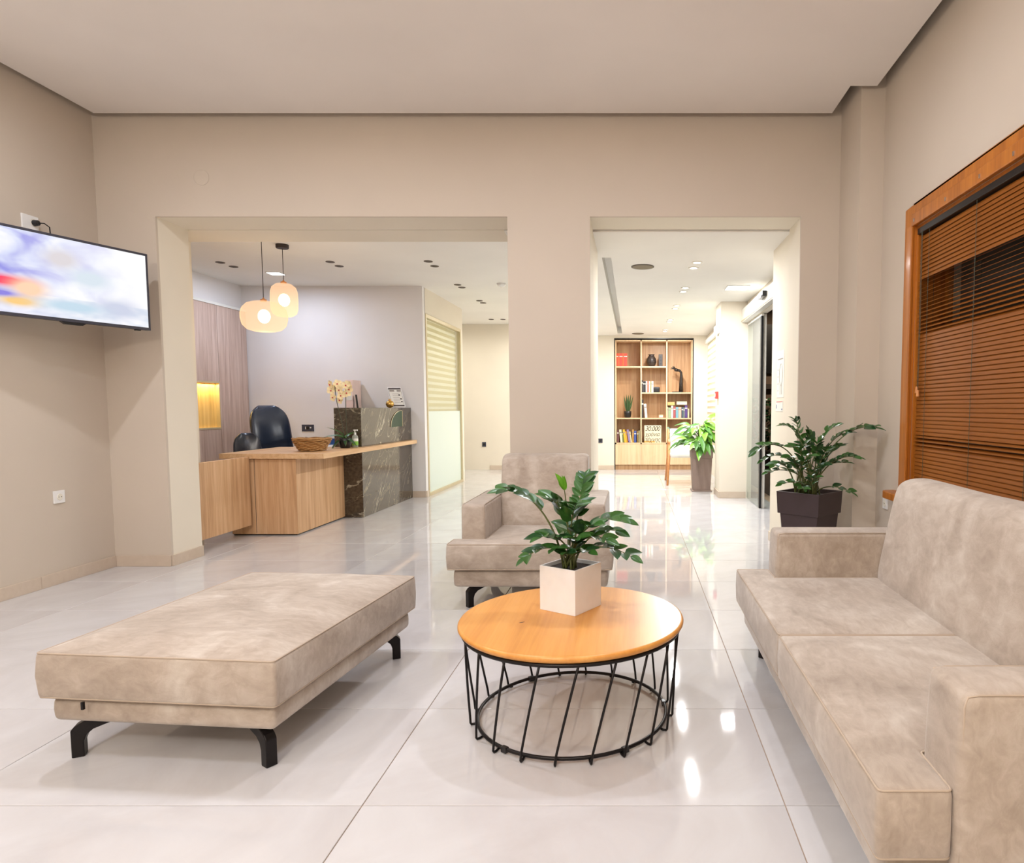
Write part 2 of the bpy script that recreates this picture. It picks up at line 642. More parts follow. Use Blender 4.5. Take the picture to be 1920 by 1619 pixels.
# cream core of the same wall and the second layer behind a shadow joint
g = G()
for x0, x1, z0, z1 in ((XL - .2, OL0, 0, 3.3), (OL0, OL1, OZ, 3.3), (OL1, OR0, 0, 3.3), (OR0, OR1, OZ, 3.3), (OR1, XR + .25, 0, 3.3)):
    g.box(x0, x1, YW + .02, 4.945, z0, z1)
struct(g, 'wall_back_lining', M['cream'])
g = G()
for x0, x1, z0, z1 in ((-5.0, -3.50, 0, 2.9), (-3.50, OL1, OZ, 2.9), (OL1, OR0, 0, 2.9)):
    g.box(x0, x1, 4.953, 5.30 if x1 <= OL1 else 5.60, z0, z1)
g.box(OR0, OR1 + .01, 4.953, 5.0, OZ, 2.9)
g.box(OR1 + .012, 1.75, 4.953, 5.55, 0, 2.9)
struct(g, 'wall_lobby_front', M['cream'])
struct(G().box(-4.9, 1.7, 4.945, 4.953, 2.46, 2.9), 'trim_1', M['alu'])
# column in the corner and the wall with the window
struct(G().box(1.417, XR + .25, 4.218, YW, 0, 3.3), 'wall_column', M['wall'])
WY0, WY1, WZ0, WZ1 = 1.15, 3.70, .66, 2.125
g = G()
for y0, y1, z0, z1 in ((YF, WY0, 0, 3.3), (WY0, WY1, 0, WZ0), (WY0, WY1, WZ1, 3.3), (WY1, 4.218, 0, 3.3)):
    g.box(XR, XR + .25, y0, y1, z0, z1)
struct(g, 'wall_right', M['wall'])
# dropped ceiling with an open shadow gap all around
gap = .075
poly = [(XL + gap, YF + .02), (XR - gap, YF + .02), (XR - gap, 4.165), (1.33, 4.165), (1.33, YW - gap), (XL + gap, YW - gap)]
struct(G().prism(poly, ZC, ZC + .06), 'ceiling', M['ceiling'])
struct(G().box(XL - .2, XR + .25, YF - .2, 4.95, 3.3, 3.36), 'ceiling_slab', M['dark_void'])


# skirting tiles: single pieces with joints
def skirting(name, runs, h=.078, t=.012, piece=.6):
    base = None
    for (x0, y0, x1, y1, nx, ny) in runs:
        d = Vector((x1 - x0, y1 - y0))
        L = d.length
        d.normalize()
        s = 0.0
        while s < L - 1e-4:
            e = min(L, s + piece)
            a = Vector((x0, y0)) + d * (s + .001)
            b = Vector((x0, y0)) + d * (e - .001)
            q = [(a.x, a.y), (b.x, b.y), (b.x + nx * t, b.y + ny * t), (a.x + nx * t, a.y + ny * t)]
            gg = G().prism(q, 0.0, h)
            if base is None:
                base = gg.build(name, M['skirt'], bevel=.0015, seg=1)
                base['kind'] = 'structure'
            else:
                gg.build('skirting_tile', M['skirt'], base, bevel=.0015, seg=1)
            s = e


skirting('baseboard_left', [(XL, YW, XL, YF, 1, 0)])
skirting('baseboard_back', [(XL + .012, YW, OL0, YW, 0, -1), (OL1, YW, OR0, YW, 0, -1), (OR1, YW, 1.417, YW, 0, -1)])
skirting('baseboard_opening', [(OL0, YW, OL0, 4.945, 1, 0), (OL1, YW, OL1, 5.6, -1, 0), (OR0, YW, OR0, 5.6, 1, 0), (OR1, YW, OR1, 4.945, -1, 0), (OR1 + .012, 4.953, OR1 + .012, 5.55, -1, 0)])
skirting('baseboard_right', [(XR, 4.218, XR, YF, -1, 0), (1.417, 4.218, XR - .012, 4.218, 0, -1), (1.417, YW, 1.417, 4.218, -1, 0)])

# ------------------------------------------------------------------ structure: reception and lobby
YR, YB = 8.212, 11.9
XG = -2.60
struct(G().box(-5.0, XG, YR, YR + .1, 0, 2.62), 'wall_reception_back', M['white_wall'])
struct(G().box(-5.0, -4.83, 4.953, YR, 0, 2.62), 'wall_reception_left', M['white_wall'])
# glazed partition of the office: a wall with an opening for the glass
GY0, GY1, GZ1 = 8.30, 9.98, 2.30
g = G().box(XG - .08, XG, YR + .1, GY0, 0, 2.62).box(XG - .08, XG, GY0, GY1, GZ1, 2.62).box(XG - .08, XG, GY1, 10.10, 0, 2.62)
g.box(-5.0, XG - .08, 10.02, 10.10, 0, 2.62)
struct(g, 'wall_partition', M['cream'])
struct(G().box(-5.1, -5.0, 4.953, 12.3, 0, 2.62), 'wall_lobby_left', M['cream'])
BX0, BX1, BZ1 = -.338, 1.088, 2.37
g = G().box(-5.0, BX0, YB, YB + .4, 0, 2.62).box(BX0, BX1, YB, YB + .4, BZ1, 2.62).box(BX1, 1.75, YB, YB + .4, 0, 2.62)
g.box(BX0, BX1, YB + .36, YB + .4, 0, BZ1)
struct(g, 'wall_lobby_back', M['cream'])
# ceilings: high over reception and corridor, lower over the lobby with a long slot
struct(G().box(-5.0, -.95, 4.953, 12.3, 2.62, 2.68), 'ceiling_reception', M['ceiling_lobby'])
ZL = 2.42
g = G()
g.box(-.95, -.27, 4.953, 12.3, ZL, ZL + .2).box(-.19, 1.75, 4.953, 12.3, ZL, ZL + .2)
g.box(-.27, -.19, 4.953, 5.78, ZL, ZL + .2).box(-.27, -.19, 11.6, 12.3, ZL, ZL + .2).box(-.27, -.19, 5.78, 11.6, ZL + .12, ZL + .2)
struct(g, 'ceiling_lobby', M['ceiling_lobby'])
# entrance side: pillar, wall with door opening, wall with the blind window
struct(G().box(1.075, 1.47, 8.14, 8.60, 0, ZL), 'wall_pillar', M['cream'])
g = G().box(1.40, 1.47, 5.55, 8.14, 2.16, ZL).box(1.40, 1.47, 5.55, 5.9, 0, 2.16)
g.box(1.335, 1.47, 8.60, YB, 0, .5).box(1.335, 1.47, 8.60, YB, 2.25, ZL).box(1.335, 1.47, 8.60, 9.2, .5, 2.25).box(1.335, 1.47, 11.7, YB, .5, 2.25)
struct(g, 'wall_lobby_right', M['cream'])
skirting('baseboard_lobby', [(-2.6, YB, BX0 - .01, YB, 0, -1), (BX1 + .01, YB, 1.335, YB, 0, -1), (1.075, 8.14, 1.40, 8.14, 0, -1),
                             (1.075, 8.60, 1.075, 8.14, -1, 0), (-2.77, YR, XG, YR, 0, -1), (XG, YR, XG, 8.29, 1, 0)], h=.08)

# ------------------------------------------------------------------ window of the lounge
win = struct(G().box(XR + .16, XR + .18, WY0 + .05, WY1 - .05, WZ0 + .05, WZ1 - .05), 'window_1', M['glass'],
             label='dark night window behind wooden blinds')
g = G()
fw = .115
# casing on the wall face, stepped
for y0, y1, z0, z1 in ((WY1, WY1 + fw, WZ0, WZ1 + fw), (WY0 - fw, WY0, WZ0, WZ1 + fw), (WY0, WY1, WZ1, WZ1 + fw)):
    g.box(XR - .022, XR, y0, y1, z0, z1)
g.build('casing', M['frame_wood'], win, bevel=.005)
g = G()
for y0, y1, z0, z1 in ((WY1 - .005, WY1 + .062, WZ0, WZ1 + .005), (WY0 - .062, WY0 + .005, WZ0, WZ1 + .005), (WY0, WY1, WZ1 - .005, WZ1 + .062)):
    g.box(XR - .036, XR - .018, y0, y1, z0, z1)
g.build('inner_casing', M['frame_wood'], win, bevel=.005)
g = G()
for y0, y1, z0, z1 in ((WY1 - .02, WY1, WZ0, WZ1), (WY0, WY0 + .02, WZ0, WZ1), (WY0 + .02, WY1 - .02, WZ1 - .02, WZ1), (WY0 + .02, WY1 - .02, WZ0, WZ0 + .02)):
    g.box(XR, XR + .2, y0, y1, z0, z1)
g.box(XR + .13, XR + .2, 2.39, 2.46, WZ0 + .02, WZ1 - .02)
g.build('window_frame', M['frame_wood'], win)
poly = [(XR + .12, WY0 - .12), (XR + .12, WY1)]
poly = [(XR, WY0 - .15), (XR, 3.915)] + [(XR - .085 + .04 * (1 - math.sin(a)) + 0, 3.875 + .04 * math.cos(a)) for a in [math.pi / 2 * t / 5 for t in range(6)]] + [(XR - .085, WY0 - .15)]
G().prism(poly, WZ0 - .07, WZ0 - .025).build('window_sill', M['frame_wood'], win, bevel=.006)

# Venetian blind: every slat its own piece
bl = thing('venetian_blind', 'brown wooden Venetian blind covering the window behind the sofa', 'blind', (XR + .03, (WY0 + WY1) / 2, WZ0))
bx = XR + .012
wpart(G().box(bx - .022, bx + .03, WY0 + .025, WY1 - .025, WZ1 - .055, WZ1 - .022), 'headrail', M['black_metal'], bl, bevel=.003)
sl = G()
sw = .0150
L2 = (WY1 - WY0) / 2 - .03
prof = [(-sw, 0), (-sw * .5, .0012), (0, .0016), (sw * .5, .0012), (sw, 0), (sw * .5, -.0008), (0, -.0004), (-sw * .5, -.0008)]
sl.prism_axis(prof, -L2, L2, 'y')
slm = sl.mesh('slat')
slm.materials.append(M['blind_wood'])
pitch = .0212
z = WZ1 - .075
kk = 0
random.seed(4)
while z > WZ0 + .03:
    if z > 1.83:
        tilt = math.radians(70)
    elif z > 1.52:
        tilt = math.radians(16 + 26 * (1.83 - z) / .31)
    elif z > .98:
        tilt = math.radians(70)
    elif z > .92:
        tilt = math.radians(30)
    else:
        tilt = math.radians(66)
    o = link('slat', slm, None, bl)
    o.location = (-.018, 0, z - WZ0)
    o.rotation_euler = (0, -tilt + random.uniform(-.04, .04), 0)
    z -= pitch
    kk += 1
wpart(G().box(bx - .014, bx + .014, WY0 + .03, WY1 - .03, WZ0 + .003, WZ0 + .02), 'bottom_rail', M['blind_wood'], bl, bevel=.003)
for yy in (3.54, 3.06, 2.62, 2.16, 1.70, 1.30):
    g = G()
    for dx in (-.0155, .0155):
        g.cyl((bx + dx, yy, WZ0 + .02), (bx + dx, yy, WZ1 - .05), .0011, n=6)
    wpart(g, 'ladder_cord', M['stem_dark'], bl)
g = G()
for dy in (0, .012):
    g.tube([(bx - .026, 3.60 + dy, WZ1 - .05), (bx - .024, 3.60 + dy, 1.6), (bx - .026, 3.60 + dy, 1.22 + dy)], .0012, 6)
pc = wpart(g, 'pull_cord', M['stem_dark'], bl)
for dy in (0, .016):
    G().lathe([(.009, -.02), (.0095, -.015), (.006, .012), (.003, .018)], (bx - .026 - bl.location.x, 3.60 + dy - bl.location.y, 1.205 + dy * 1.2 - bl.location.z), 12).build('tassel', M['chair_wood'], pc, smooth=True)
for yy in (3.66, 3.30, 2.98, 2.72):
    wpart(G().box(XR - .040, XR - .035, yy - .004, yy + .004, WZ1 + .012, WZ1 + .03), 'bracket', M['chrome'], bl)

# outside: night street seen past the entrance and window
struct(G().box(1.76, 9.0, -3, 16, -.25, -.12), 'ground_outside', M['street'])
fac = struct(G().box(1.5, 9.0, 15.0, 15.2, -.12, 5), 'wall_street_facade', M['facade'])
struct(G().box(6.5, 6.7, -3, 15.0, -.12, 5), 'wall_street_side', M['facade'])
for xx in (3.0, 4.6):
    struct(G().box(xx, xx + .75, 14.94, 15.01, 1.9, 3.0), 'facade_window', M['black'], parent=fac)
struct(G().box(1.6, 6.4, 14.9, 15.02, 1.55, 1.66), 'facade_ledge', M['street'], parent=fac)
hg = thing('street_hedge', 'dark hedge outside seen through the gap of the glass entrance', 'hedge', (3.1, 13.2, -.12))
hr = random.Random(5)
g = G()
for q in range(900):
    c_ = Vector((hr.uniform(-.7, .9), hr.uniform(-.25, .25), hr.uniform(.35, 1.45)))
    a_ = Vector((hr.uniform(-1, 1), hr.uniform(-1, 1), hr.uniform(-1, 1))).normalized() * .05
    b_ = a_.cross(Vector((hr.uniform(-1, 1), hr.uniform(-1, 1), hr.uniform(-1, 1)))).normalized() * .03
    g.add([c_ - a_, c_ + b_, c_ + a_, c_ - b_], [(0, 1, 2, 3)])
g.build('foliage', M['leaf_b'], hg, kind='stuff')
G().box(-.75, .95, -.3, .3, 0, .38).build('hedge_box', M['street'], hg, bevel=.01)
lamp('facade_fill_light', (3.4, 13.3, 3.6), 70, .3, (1, .8, .6), 160)  # added unseen light that lifts the dark facade

# ------------------------------------------------------------------ seating
def dist_poly(x, y, poly):
    best = 9.0
    n = len(poly)
    for i in range(n):
        ax, ay = poly[i]
        bx_, by_ = poly[(i + 1) % n]
        dx, dy = bx_ - ax, by_ - ay
        t = max(0, min(1, ((x - ax) * dx + (y - ay) * dy) / (dx * dx + dy * dy)))
        best = min(best, math.hypot(x - ax - t * dx, y - ay - t * dy))
    return best


def cushion(poly, z0, z1, bev, crown, name, step=.06, seed=0, wav=.004):
    """upholstered block: bevelled prism cut into a grid, crowned top, slightly wavy"""
    bm = bmesh.new()
    n = len(poly)
    b = [bm.verts.new((x, y, z0)) for x, y in poly]
    t = [bm.verts.new((x, y, z1)) for x, y in poly]
    bm.faces.new(list(reversed(b)))
    bm.faces.new(t)
    for i in range(n):
        bm.faces.new((b[i], b[(i + 1) % n], t[(i + 1) % n], t[i]))
    bmesh.ops.recalc_face_normals(bm, faces=bm.faces)
    bmesh.ops.bevel(bm, geom=list(bm.edges), offset=bev, segments=4, affect='EDGES', profile=.5)
    xs = [p[0] for p in poly]
    ys = [p[1] for p in poly]
    for lo, hi, no in ((min(xs), max(xs), (1, 0, 0)), (min(ys), max(ys), (0, 1, 0)), (z0, z1, (0, 0, 1))):
        m = max(2, int((hi - lo) / step))
        for i in range(1, m):
            q = lo + (hi - lo) * i / m
            bmesh.ops.bisect_plane(bm, geom=list(bm.verts) + list(bm.edges) + list(bm.faces), plane_co=[q * c_ for c_ in no], plane_no=no, dist=1e-5)
    rnd = random.Random(seed)
    ph = [rnd.uniform(0, 6.28) for _ in range(6)]
    zm = (z0 + z1) / 2
    for v_ in bm.verts:
        d = dist_poly(v_.co.x, v_.co.y, poly)
        e = min(1.0, d / .13)
        e = e * e * (3 - 2 * e)
        wv = math.sin(v_.co.x * 13 + ph[0]) * math.sin(v_.co.y * 11 + ph[1]) + .6 * math.sin(v_.co.x * 24 + v_.co.y * 17 + ph[2])
        if v_.co.z > zm:
            v_.co.z += (crown + wav * wv) * e
        zz = (v_.co.z - z0) / (z1 - z0)
        if 0 < zz < 1 and d < bev * 2:
            cx_, cy_ = sum(xs) / n, sum(ys) / n
            dr = Vector((v_.co.x - cx_, v_.co.y - cy_))
            dr.normalize()
            bul = .006 * math.sin(math.pi * zz) + wav * .5 * math.sin(v_.co.x * 15 + v_.co.y * 15 + ph[3]) * math.sin(math.pi * zz)
            v_.co.x += dr.x * bul
            v_.co.y += dr.y * bul
    me = bpy.data.meshes.new(name)
    bm.to_mesh(me)
    bm.free()
    for p in me.polygons:
        p.use_smooth = True
    return me


def pipe_loop(poly, z, inset, r=.0035):
    n = len(poly)
    cx_, cy_ = sum(p[0] for p in poly) / n, sum(p[1] for p in poly) / n
    pts = []
    for i in range(n):
        a, p, b = Vector(poly[i - 1]), Vector(poly[i]), Vector(poly[(i + 1) % n])
        d1, d2 = (a - p).normalized(), (b - p).normalized()
        cr = d2.x * d1.y - d2.y * d1.x
        sgn = 1 if cr > 0 else -1
        ctr = p + (d1 + d2) * sgn * inset
        rr = .012
        for t in range(5):
            u = t / 4
            q = (1 - u) ** 2 * (ctr + d1 * rr) + 2 * u * (1 - u) * ctr + u * u * (ctr + d2 * rr)
            pts.append((q.x, q.y, z))
    return G().tube(pts, r, 6, closed=True)


def furniture_leg(parent, x, y, dx, dy, h=.135):
    """flat black bracket foot with the arm running inwards"""
    prof = [(0, 0), (.034, 0), (.034, .05), (.042, .072), (.06, .087), (.16, .118), (.16, h), (.07, h), (.012, .104), (0, .09)]
    d = Vector((dx, dy)).normalized()
    nrm = Vector((-d.y, d.x)) * .0175
    g = G()
    n = len(prof)
    a = [(x + u * d.x + nrm.x, y + u * d.y + nrm.y, zz) for u, zz in prof]
    b = [(x + u * d.x - nrm.x, y + u * d.y - nrm.y, zz) for u, zz in prof]
    g.add(a + b, [tuple(range(n)), tuple(reversed(range(n, 2 * n)))] + [(i, (i + 1) % n, n + (i + 1) % n, n + i) for i in range(n)])
    return g.build('leg', M['black_metal'], parent, bevel=.003, seg=2)


def seating(name, label, cat, loc, rot, w, seats, arm_in, aw=.15):
    t = thing(name, label, cat, loc, rot)
    hw = w / 2
    ZT = .382
    link('base', cushion([(-hw + .03, .035), (hw - .03, .035), (hw - .03, .84), (-hw + .03, .84)], .133, .232, .018, 0, 'base', .2, 3, .001), M['suede'], t)
    iw = hw - arm_in - aw           # inner half width between arms
    nd = .15
    if seats == 1:
        polys = [[(-hw, 0), (hw, 0), (hw, nd), (iw - .004, nd), (iw - .004, .60), (-iw + .004, .60), (-iw + .004, nd), (-hw, nd)]]
    else:
        polys = [[(-hw, 0), (-.002, 0), (-.002, .60), (-iw + .004, .60), (-iw + .004, nd), (-hw, nd)],
                 [(.002, 0), (hw, 0), (hw, nd), (iw - .004, nd), (iw - .004, .60), (.002, .60)]]
    for i, p in enumerate(polys):
        c_ = link('seat_cushion', cushion(p, .236, ZT, .014, .012, 'seat_cushion', .05, 5 + i, .003), M['suede'], t)
        pipe_loop(p, ZT - .003, .003, .0028).build('piping', M['piping'], c_, smooth=True)
        pipe_loop(p, .240, .003, .0028).build('piping', M['piping'], c_, smooth=True)
    for s in (-1, 1):
        x0, x1 = sorted((s * (hw - arm_in), s * iw))
        me = cushion([(x0, .155), (x1, .155), (x1, .84), (x0, .84)], .15, .578, .02, .004, 'armrest', .06, 11 + s, .003)
        a = link('armrest', me, M['suede'], t)
        # stitched seam around the front of the arm
        g = G()
        for xx in (x0 + .006, x1 - .006):
            g.tube([(xx, .160, .18), (xx, .160, .55), (xx, .166, .571), (xx, .19, .5745), (xx, .80, .5745)], .0022, 6)
        g.build('piping', M['piping'], a, smooth=True)
    # reclining back cushion
    prof = [(.575, .36), (.60, .46), (.655, .765), (.675, .805), (.71, .826), (.76, .83), (.80, .818), (.825, .79), (.865, .16), (.80, .15), (.66, .20)]
    bm = bmesh.new()
    nx = 20
    rings = []
    for i in range(nx + 1):
        u = -1 + 2 * i / nx
        x = u * (iw + (.0 if seats > 1 else .004))
        edge = max(0, abs(u) - .9) / .1
        cx_, cz_ = .72, .5
        ring = []
        for (yy, zz) in prof:
            sc = 1 - .06 * edge ** 3
            bul = .008 * (1 - u * u) if yy < .66 else 0
            ring.append(bm.verts.new((x, cx_ + (yy - cx_) * sc - bul + .002 * math.sin(9 * u + zz * 14), cz_ + (zz - cz_) * (1 - .035 * edge ** 3) + .002 * math.sin(7 * u + yy * 9))))
        rings.append(ring)
    m = len(prof)
    for i in range(nx):
        for j in range(m):
            bm.faces.new((rings[i][j], rings[i][(j + 1) % m], rings[i + 1][(j + 1) % m], rings[i + 1][j]))
    e0, e1 = bm.faces.new(rings[0]), bm.faces.new(list(reversed(rings[-1])))
    bmesh.ops.recalc_face_normals(bm, faces=bm.faces)
    bmesh.ops.bevel(bm, geom=list(e0.edges) + list(e1.edges), offset=.012, segments=3, affect='EDGES', profile=.5)
    me = bpy.data.meshes.new('back_cushion')
    bm.to_mesh(me)
    bm.free()
    for p in me.polygons:
        p.use_smooth = True
    bk = link('back_cushion', me, M['suede'], t)
    md = bk.modifiers.new('sub', 'SUBSURF')
    md.levels = md.render_levels = 2
    for s in (-1, 1):
        furniture_leg(t, s * (hw - .085), .10, -s * .7, .7)
        furniture_leg(t, s * (hw - .085), .78, -s * .7, -.7)
    return t


seating('sofa', 'long beige suede two-seat sofa along the window wall', 'sofa', (.476, 2.11, 0), -math.pi / 2, 1.76, 2, -.012, .155)
seating('armchair', 'beige suede armchair between the two doorways, behind the round table', 'armchair', (-.567, 3.54, 0), 0, .908, 1, .045, .135)

# ottoman
ot = thing('ottoman', 'large low beige suede ottoman bench on black bracket legs', 'ottoman', (-1.43, 2.475, 0), math.radians(-5.2))
hx, hy = .395, .51
p = [(-hx, -hy), (hx, -hy), (hx, hy), (-hx, hy)]
c_ = link('cushion', cushion(p, .213, .362, .014, .03, 'cushion', .05, 21, .004), M['suede'], ot)
pipe_loop(p, .359, .003, .003).build('piping', M['piping'], c_, smooth=True)
pipe_loop(p, .218, .003, .003).build('piping', M['piping'], c_, smooth=True)
G().box(-.235, -.228, -hy - .012, -hy - .004, .190, .214).build('zip_pull', M['black_metal'], c_)
p2 = [(-hx + .025, -hy + .025), (hx - .025, -hy + .025), (hx - .025, hy - .025), (-hx + .025, hy - .025)]
link('base', cushion(p2, .130, .210, .018, 0, 'base', .2, 8, .002), M['suede'], ot)
for sx in (-1, 1):
    for sy in (-1, 1):
        furniture_leg(ot, sx * (hx - .055), sy * (hy - .055), -sx, -sy * .55)

# ------------------------------------------------------------------ round wire table
TX, TY, TZ = -.222, 2.35, .37
tb = thing('coffee_table', 'round honey-coloured wooden coffee table on a black wire basket base', 'table', (TX, TY, 0))
R = .405
G().lathe([(.0, -.026), (R - .014, -.026), (R - .006, -.022), (R, -.014), (R, -.008), (R - .003, -.003), (R - .010, 0), (0, 0)], (0, 0, TZ), 96).build('table_top', M['table_wood'], tb, smooth=True, wn=True)
kn = [(-.17 + .010 * math.cos(a) * .87 - .0022 * math.sin(a) * .5, -.08 + .010 * math.cos(a) * .5 + .0022 * math.sin(a) * .87) for a in [2 * math.pi * i / 14 for i in range(14)]]
G().prism(kn, TZ - .001, TZ + .0004).build('wood_knot', M['ink'], tb)
pts = lambda r, z: [(r * math.cos(2 * math.pi * i / 64), r * math.sin(2 * math.pi * i / 64), z) for i in range(64)]
G().tube(pts(.387, TZ - .034), .0075, 8, closed=True).build('upper_ring', M['black_metal'], tb, smooth=True)
G().tube(pts(.342, .016), .0065, 8, closed=True).build('lower_ring', M['black_metal'], tb, smooth=True)
rodg = G()


def cyc(a, r, z):      # angle from the side facing the camera towards +x
    return Vector((r * math.sin(a), -r * math.cos(a), z))


a0, a1 = 0.0, math.radians(-11.7)
rp = [cyc(a0, .387, TZ - .036)] + [cyc(a1 * t, .387 + (.366 - .387) * t, (TZ - .036) * (1 - t) + .02 * t) for t in (.25, .5, .75, .94)]
rp += [cyc(a1 * 1.0, .366, .010), cyc(a1 * 1.0, .363, .0045), cyc(a1 * 1.01, .352, .0045), cyc(a1 * 1.02, .342, .008)]
rodg.tube(rp, .0042, 8)
rm = rodg.mesh('rod', smooth=True)
rm.materials.append(M['black_metal'])
for i in range(20):
    o = link('rod', rm, None, tb)
    o.rotation_euler = (0, 0, math.radians(8.1 + 18 * i))
for an in (100, 215, 325, 35):
    a = math.radians(an)
    c0 = cyc(a, .342, .014)
    tgt = cyc(a + math.pi / 2, .012, 0)
    G().obox(c0, tgt, cyc(a, .008, 0), (0, 0, .0095)).build('foot_clip', M['black'], tb, bevel=.002)


# ------------------------------------------------------------------ leafy plants
def leaf_mesh(name, L, W, mat, fold=.25, curl=.25, n=7, tip=1.35):
    vs_, fs_ = [], []
    for i in range(n + 1):
        t = i / n
        wd = W * (math.sin(math.pi * min(1, t ** .8)) ** .8) * (1 - .25 * t * (tip - 1))
        if i == n:
            wd = 0.0004
        if i == 0:
            wd = .0015
        y = L * t
        zc = -curl * L * t * t
        for u in (-1, -.5, 0, .5, 1):
            vs_.append((u * wd, y, zc + fold * abs(u) * wd))
    for i in range(n):
        for j in range(4):
            a = i * 5 + j
            fs_.append((a, a + 1, a + 6, a + 5))
    me = bpy.data.meshes.new(name)
    me.from_pydata(vs_, [], fs_)
    for p_ in me.polygons:
        p_.use_smooth = True
    me.materials.append(mat)
    return me


ZZ = [leaf_mesh('leaf', 1.0, .27, M['leaf'], .30, .10), leaf_mesh('leaf', 1.0, .29, M['leaf_b'], .22, .18), leaf_mesh('leaf', 1.0, .26, M['leaf'], .40, .05)]
ZN = [leaf_mesh('leaf', 1.0, .22, M['leaf_new'], .5, .02)]


def put_leaf(me, parent, at_, dirv, nrm, L):
    y = Vector(dirv).normalized()
    z = Vector(nrm)
    z = z - y * z.dot(y)
    if z.length < 1e-3:
        z = Vector((1, 0, 0)) - y * y.x
    z.normalize()
    x = y.cross(z)
    o = link('leaf', me, None, parent)
    o.matrix_basis = Matrix(((x.x * L, y.x * L, z.x * L, at_[0]), (x.y * L, y.y * L, z.y * L, at_[1]), (x.z * L, y.z * L, z.z * L, at_[2]), (0, 0, 0, 1)))
    return o


def zz_stem(root, p0, p3, lift, L, pairs, rng, start=.35, r=.0045, young=False, side=None):
    """arching stem with leaflets set in two rows; points are local to the plant"""
    p0, p3 = Vector(p0), Vector(p3)
    h = (p3 - p0)
    p1 = p0 + Vector((h.x * .12, h.y * .12, h.z * .55 + lift))
    p2 = p0 + Vector((h.x * .6, h.y * .6, h.z * .95 + lift))
    pts_ = bez(p0, p1, p2, p3, 14)
    st = G().tube(pts_, [r * (1.25 - .95 * i / 14) for i in range(15)], 7).build('stem', M['stem'], root, smooth=True)
    meshes = ZN if young else ZZ
    front = Matrix.Rotation(-root.rotation_euler[2], 3, 'Z') @ Vector((-.15, -1, .25))
    for q in range(pairs):
        t = start + (1 - start) * (q + .5) / pairs
        i = min(13, int(t * 14))
        fpos = t * 14 - i
        pos = pts_[i].lerp(pts_[i + 1], fpos)
        tg = (pts_[i + 1] - pts_[i]).normalized()
        sd = tg.cross(Vector((0, 0, 1)))
        if sd.length < .2:
            sd = Vector((1, rng.uniform(-.4, .4), 0))
        sd.normalize()
        if side is not None:
            sd = (sd * .35 + Vector(side)).normalized()
        up = sd.cross(tg).normalized()
        for s in (-1, 1):
            dv = tg * rng.uniform(.55, .85) + sd * s * rng.uniform(.75, 1.0) + up * rng.uniform(.0, .35)
            if young:
                dv = tg * 1.3 + sd * s * .35
            nv = up * .7 + sd * s * rng.uniform(-.2, .3) + Vector((rng.uniform(-.35, .35), rng.uniform(-.35, .35), .2)) + front * .75
            put_leaf(meshes[rng.randrange(len(meshes))], st, pos, dv, nv, L * rng.uniform(.82, 1.15) * (1 - .2 * abs(t - .7)))
    put_leaf(meshes[0], st, pts_[-1], pts_[-1] - pts_[-2], Vector((0, -.6, 1)), L * .8)
    return st


# white cube pot on the table
pc_ = Vector((-.236, 2.447, TZ))
pw = thing('potted_plant', 'glossy green plant in a white square pot on the round table', 'potted plant', tuple(pc_), math.radians(-32))
s_, hp = .0825, .168
g = G()
o_ = [(-s_, -s_), (s_, -s_), (s_, s_), (-s_, s_)]
i_ = [(-s_ + .006, -s_ + .006), (s_ - .006, -s_ + .006), (s_ - .006, s_ - .006), (-s_ + .006, s_ - .006)]
vs_ = [(x, y, 0) for x, y in o_] + [(x, y, hp) for x, y in o_] + [(x, y, hp) for x, y in i_] + [(x, y, hp - .03) for x, y in i_]
fs_ = [(3, 2, 1, 0)] + [(a, (a + 1) % 4, (a + 1) % 4 + 4, a + 4) for a in range(4)] + [(a + 4, (a + 1) % 4 + 4, (a + 1) % 4 + 8, a + 8) for a in range(4)] + [(a + 8, (a + 1) % 4 + 8, (a + 1) % 4 + 12, a + 12) for a in range(4)] + [(12, 13, 14, 15)]
g.add(vs_, fs_)
g.build('pot', M['white_gloss'], pw, bevel=.0015, seg=2)
G().box(-s_ + .008, s_ - .008, -s_ + .008, s_ - .008, hp - .032, hp - .014).build('soil', M['soil'], pw, label='dark potting soil')
inv = rootm[pw.name].inverted()
rng = random.Random(7)
# (photo position of the tip, depth of the tip, lift, leaf length, pairs, start, young)
STEMS = [((944, 921), 2.40, .03, .078, 6, .45, 0), ((1098, 896), 2.50, -.02, .058, 8, .42, 0), ((1057, 916), 2.46, .0, .066, 2, .86, 1),
         ((1034, 938), 2.40, .0, .088, 5, .5, 0), ((1080, 948), 2.38, .0, .080, 5, .5, 0), ((1170, 976), 2.42, .04, .074, 4, .5, 0),
         ((1182, 1043), 2.36, .05, .070, 4, .45, 0), ((986, 1046), 2.36, .05, .062, 4, .5, 0), ((1160, 998), 2.52, .04, .066, 4, .5, 0),
         ((1112, 985), 2.34, .0, .080, 4, .5, 0), ((1014, 1008), 2.33, .02, .072, 4, .45, 0), ((1060, 985), 2.52, .0, .070, 4, .5, 0),
         ((1136, 1012), 2.34, .03, .074, 4, .4, 0), ((1082, 1010), 2.32, .0, .072, 4, .3, 0), ((1040, 1030), 2.33, .01, .066, 4, .3, 0),
         ((1060, 1036), 2.32, .0, .062, 3, .3, 0), ((1104, 1034), 2.33, .01, .064, 3, .3, 0)]
for (px, py), yy, lf, L, pr_, stt, yg in STEMS:
    tip = inv @ P(px, py, yy)
    b0 = Vector((rng.uniform(-.035, .035), rng.uniform(-.035, .035), hp - .018))
    zz_stem(pw, b0, tip, lf, L, pr_, rng, stt, .0038, bool(yg))

# big plant in the dark tapered pot by the column
dp = thing('potted_plant', 'bushy glossy plant in a dark brown square pot in the corner by the column', 'potted plant', (1.135, 4.20, 0), math.radians(45))
S = .151


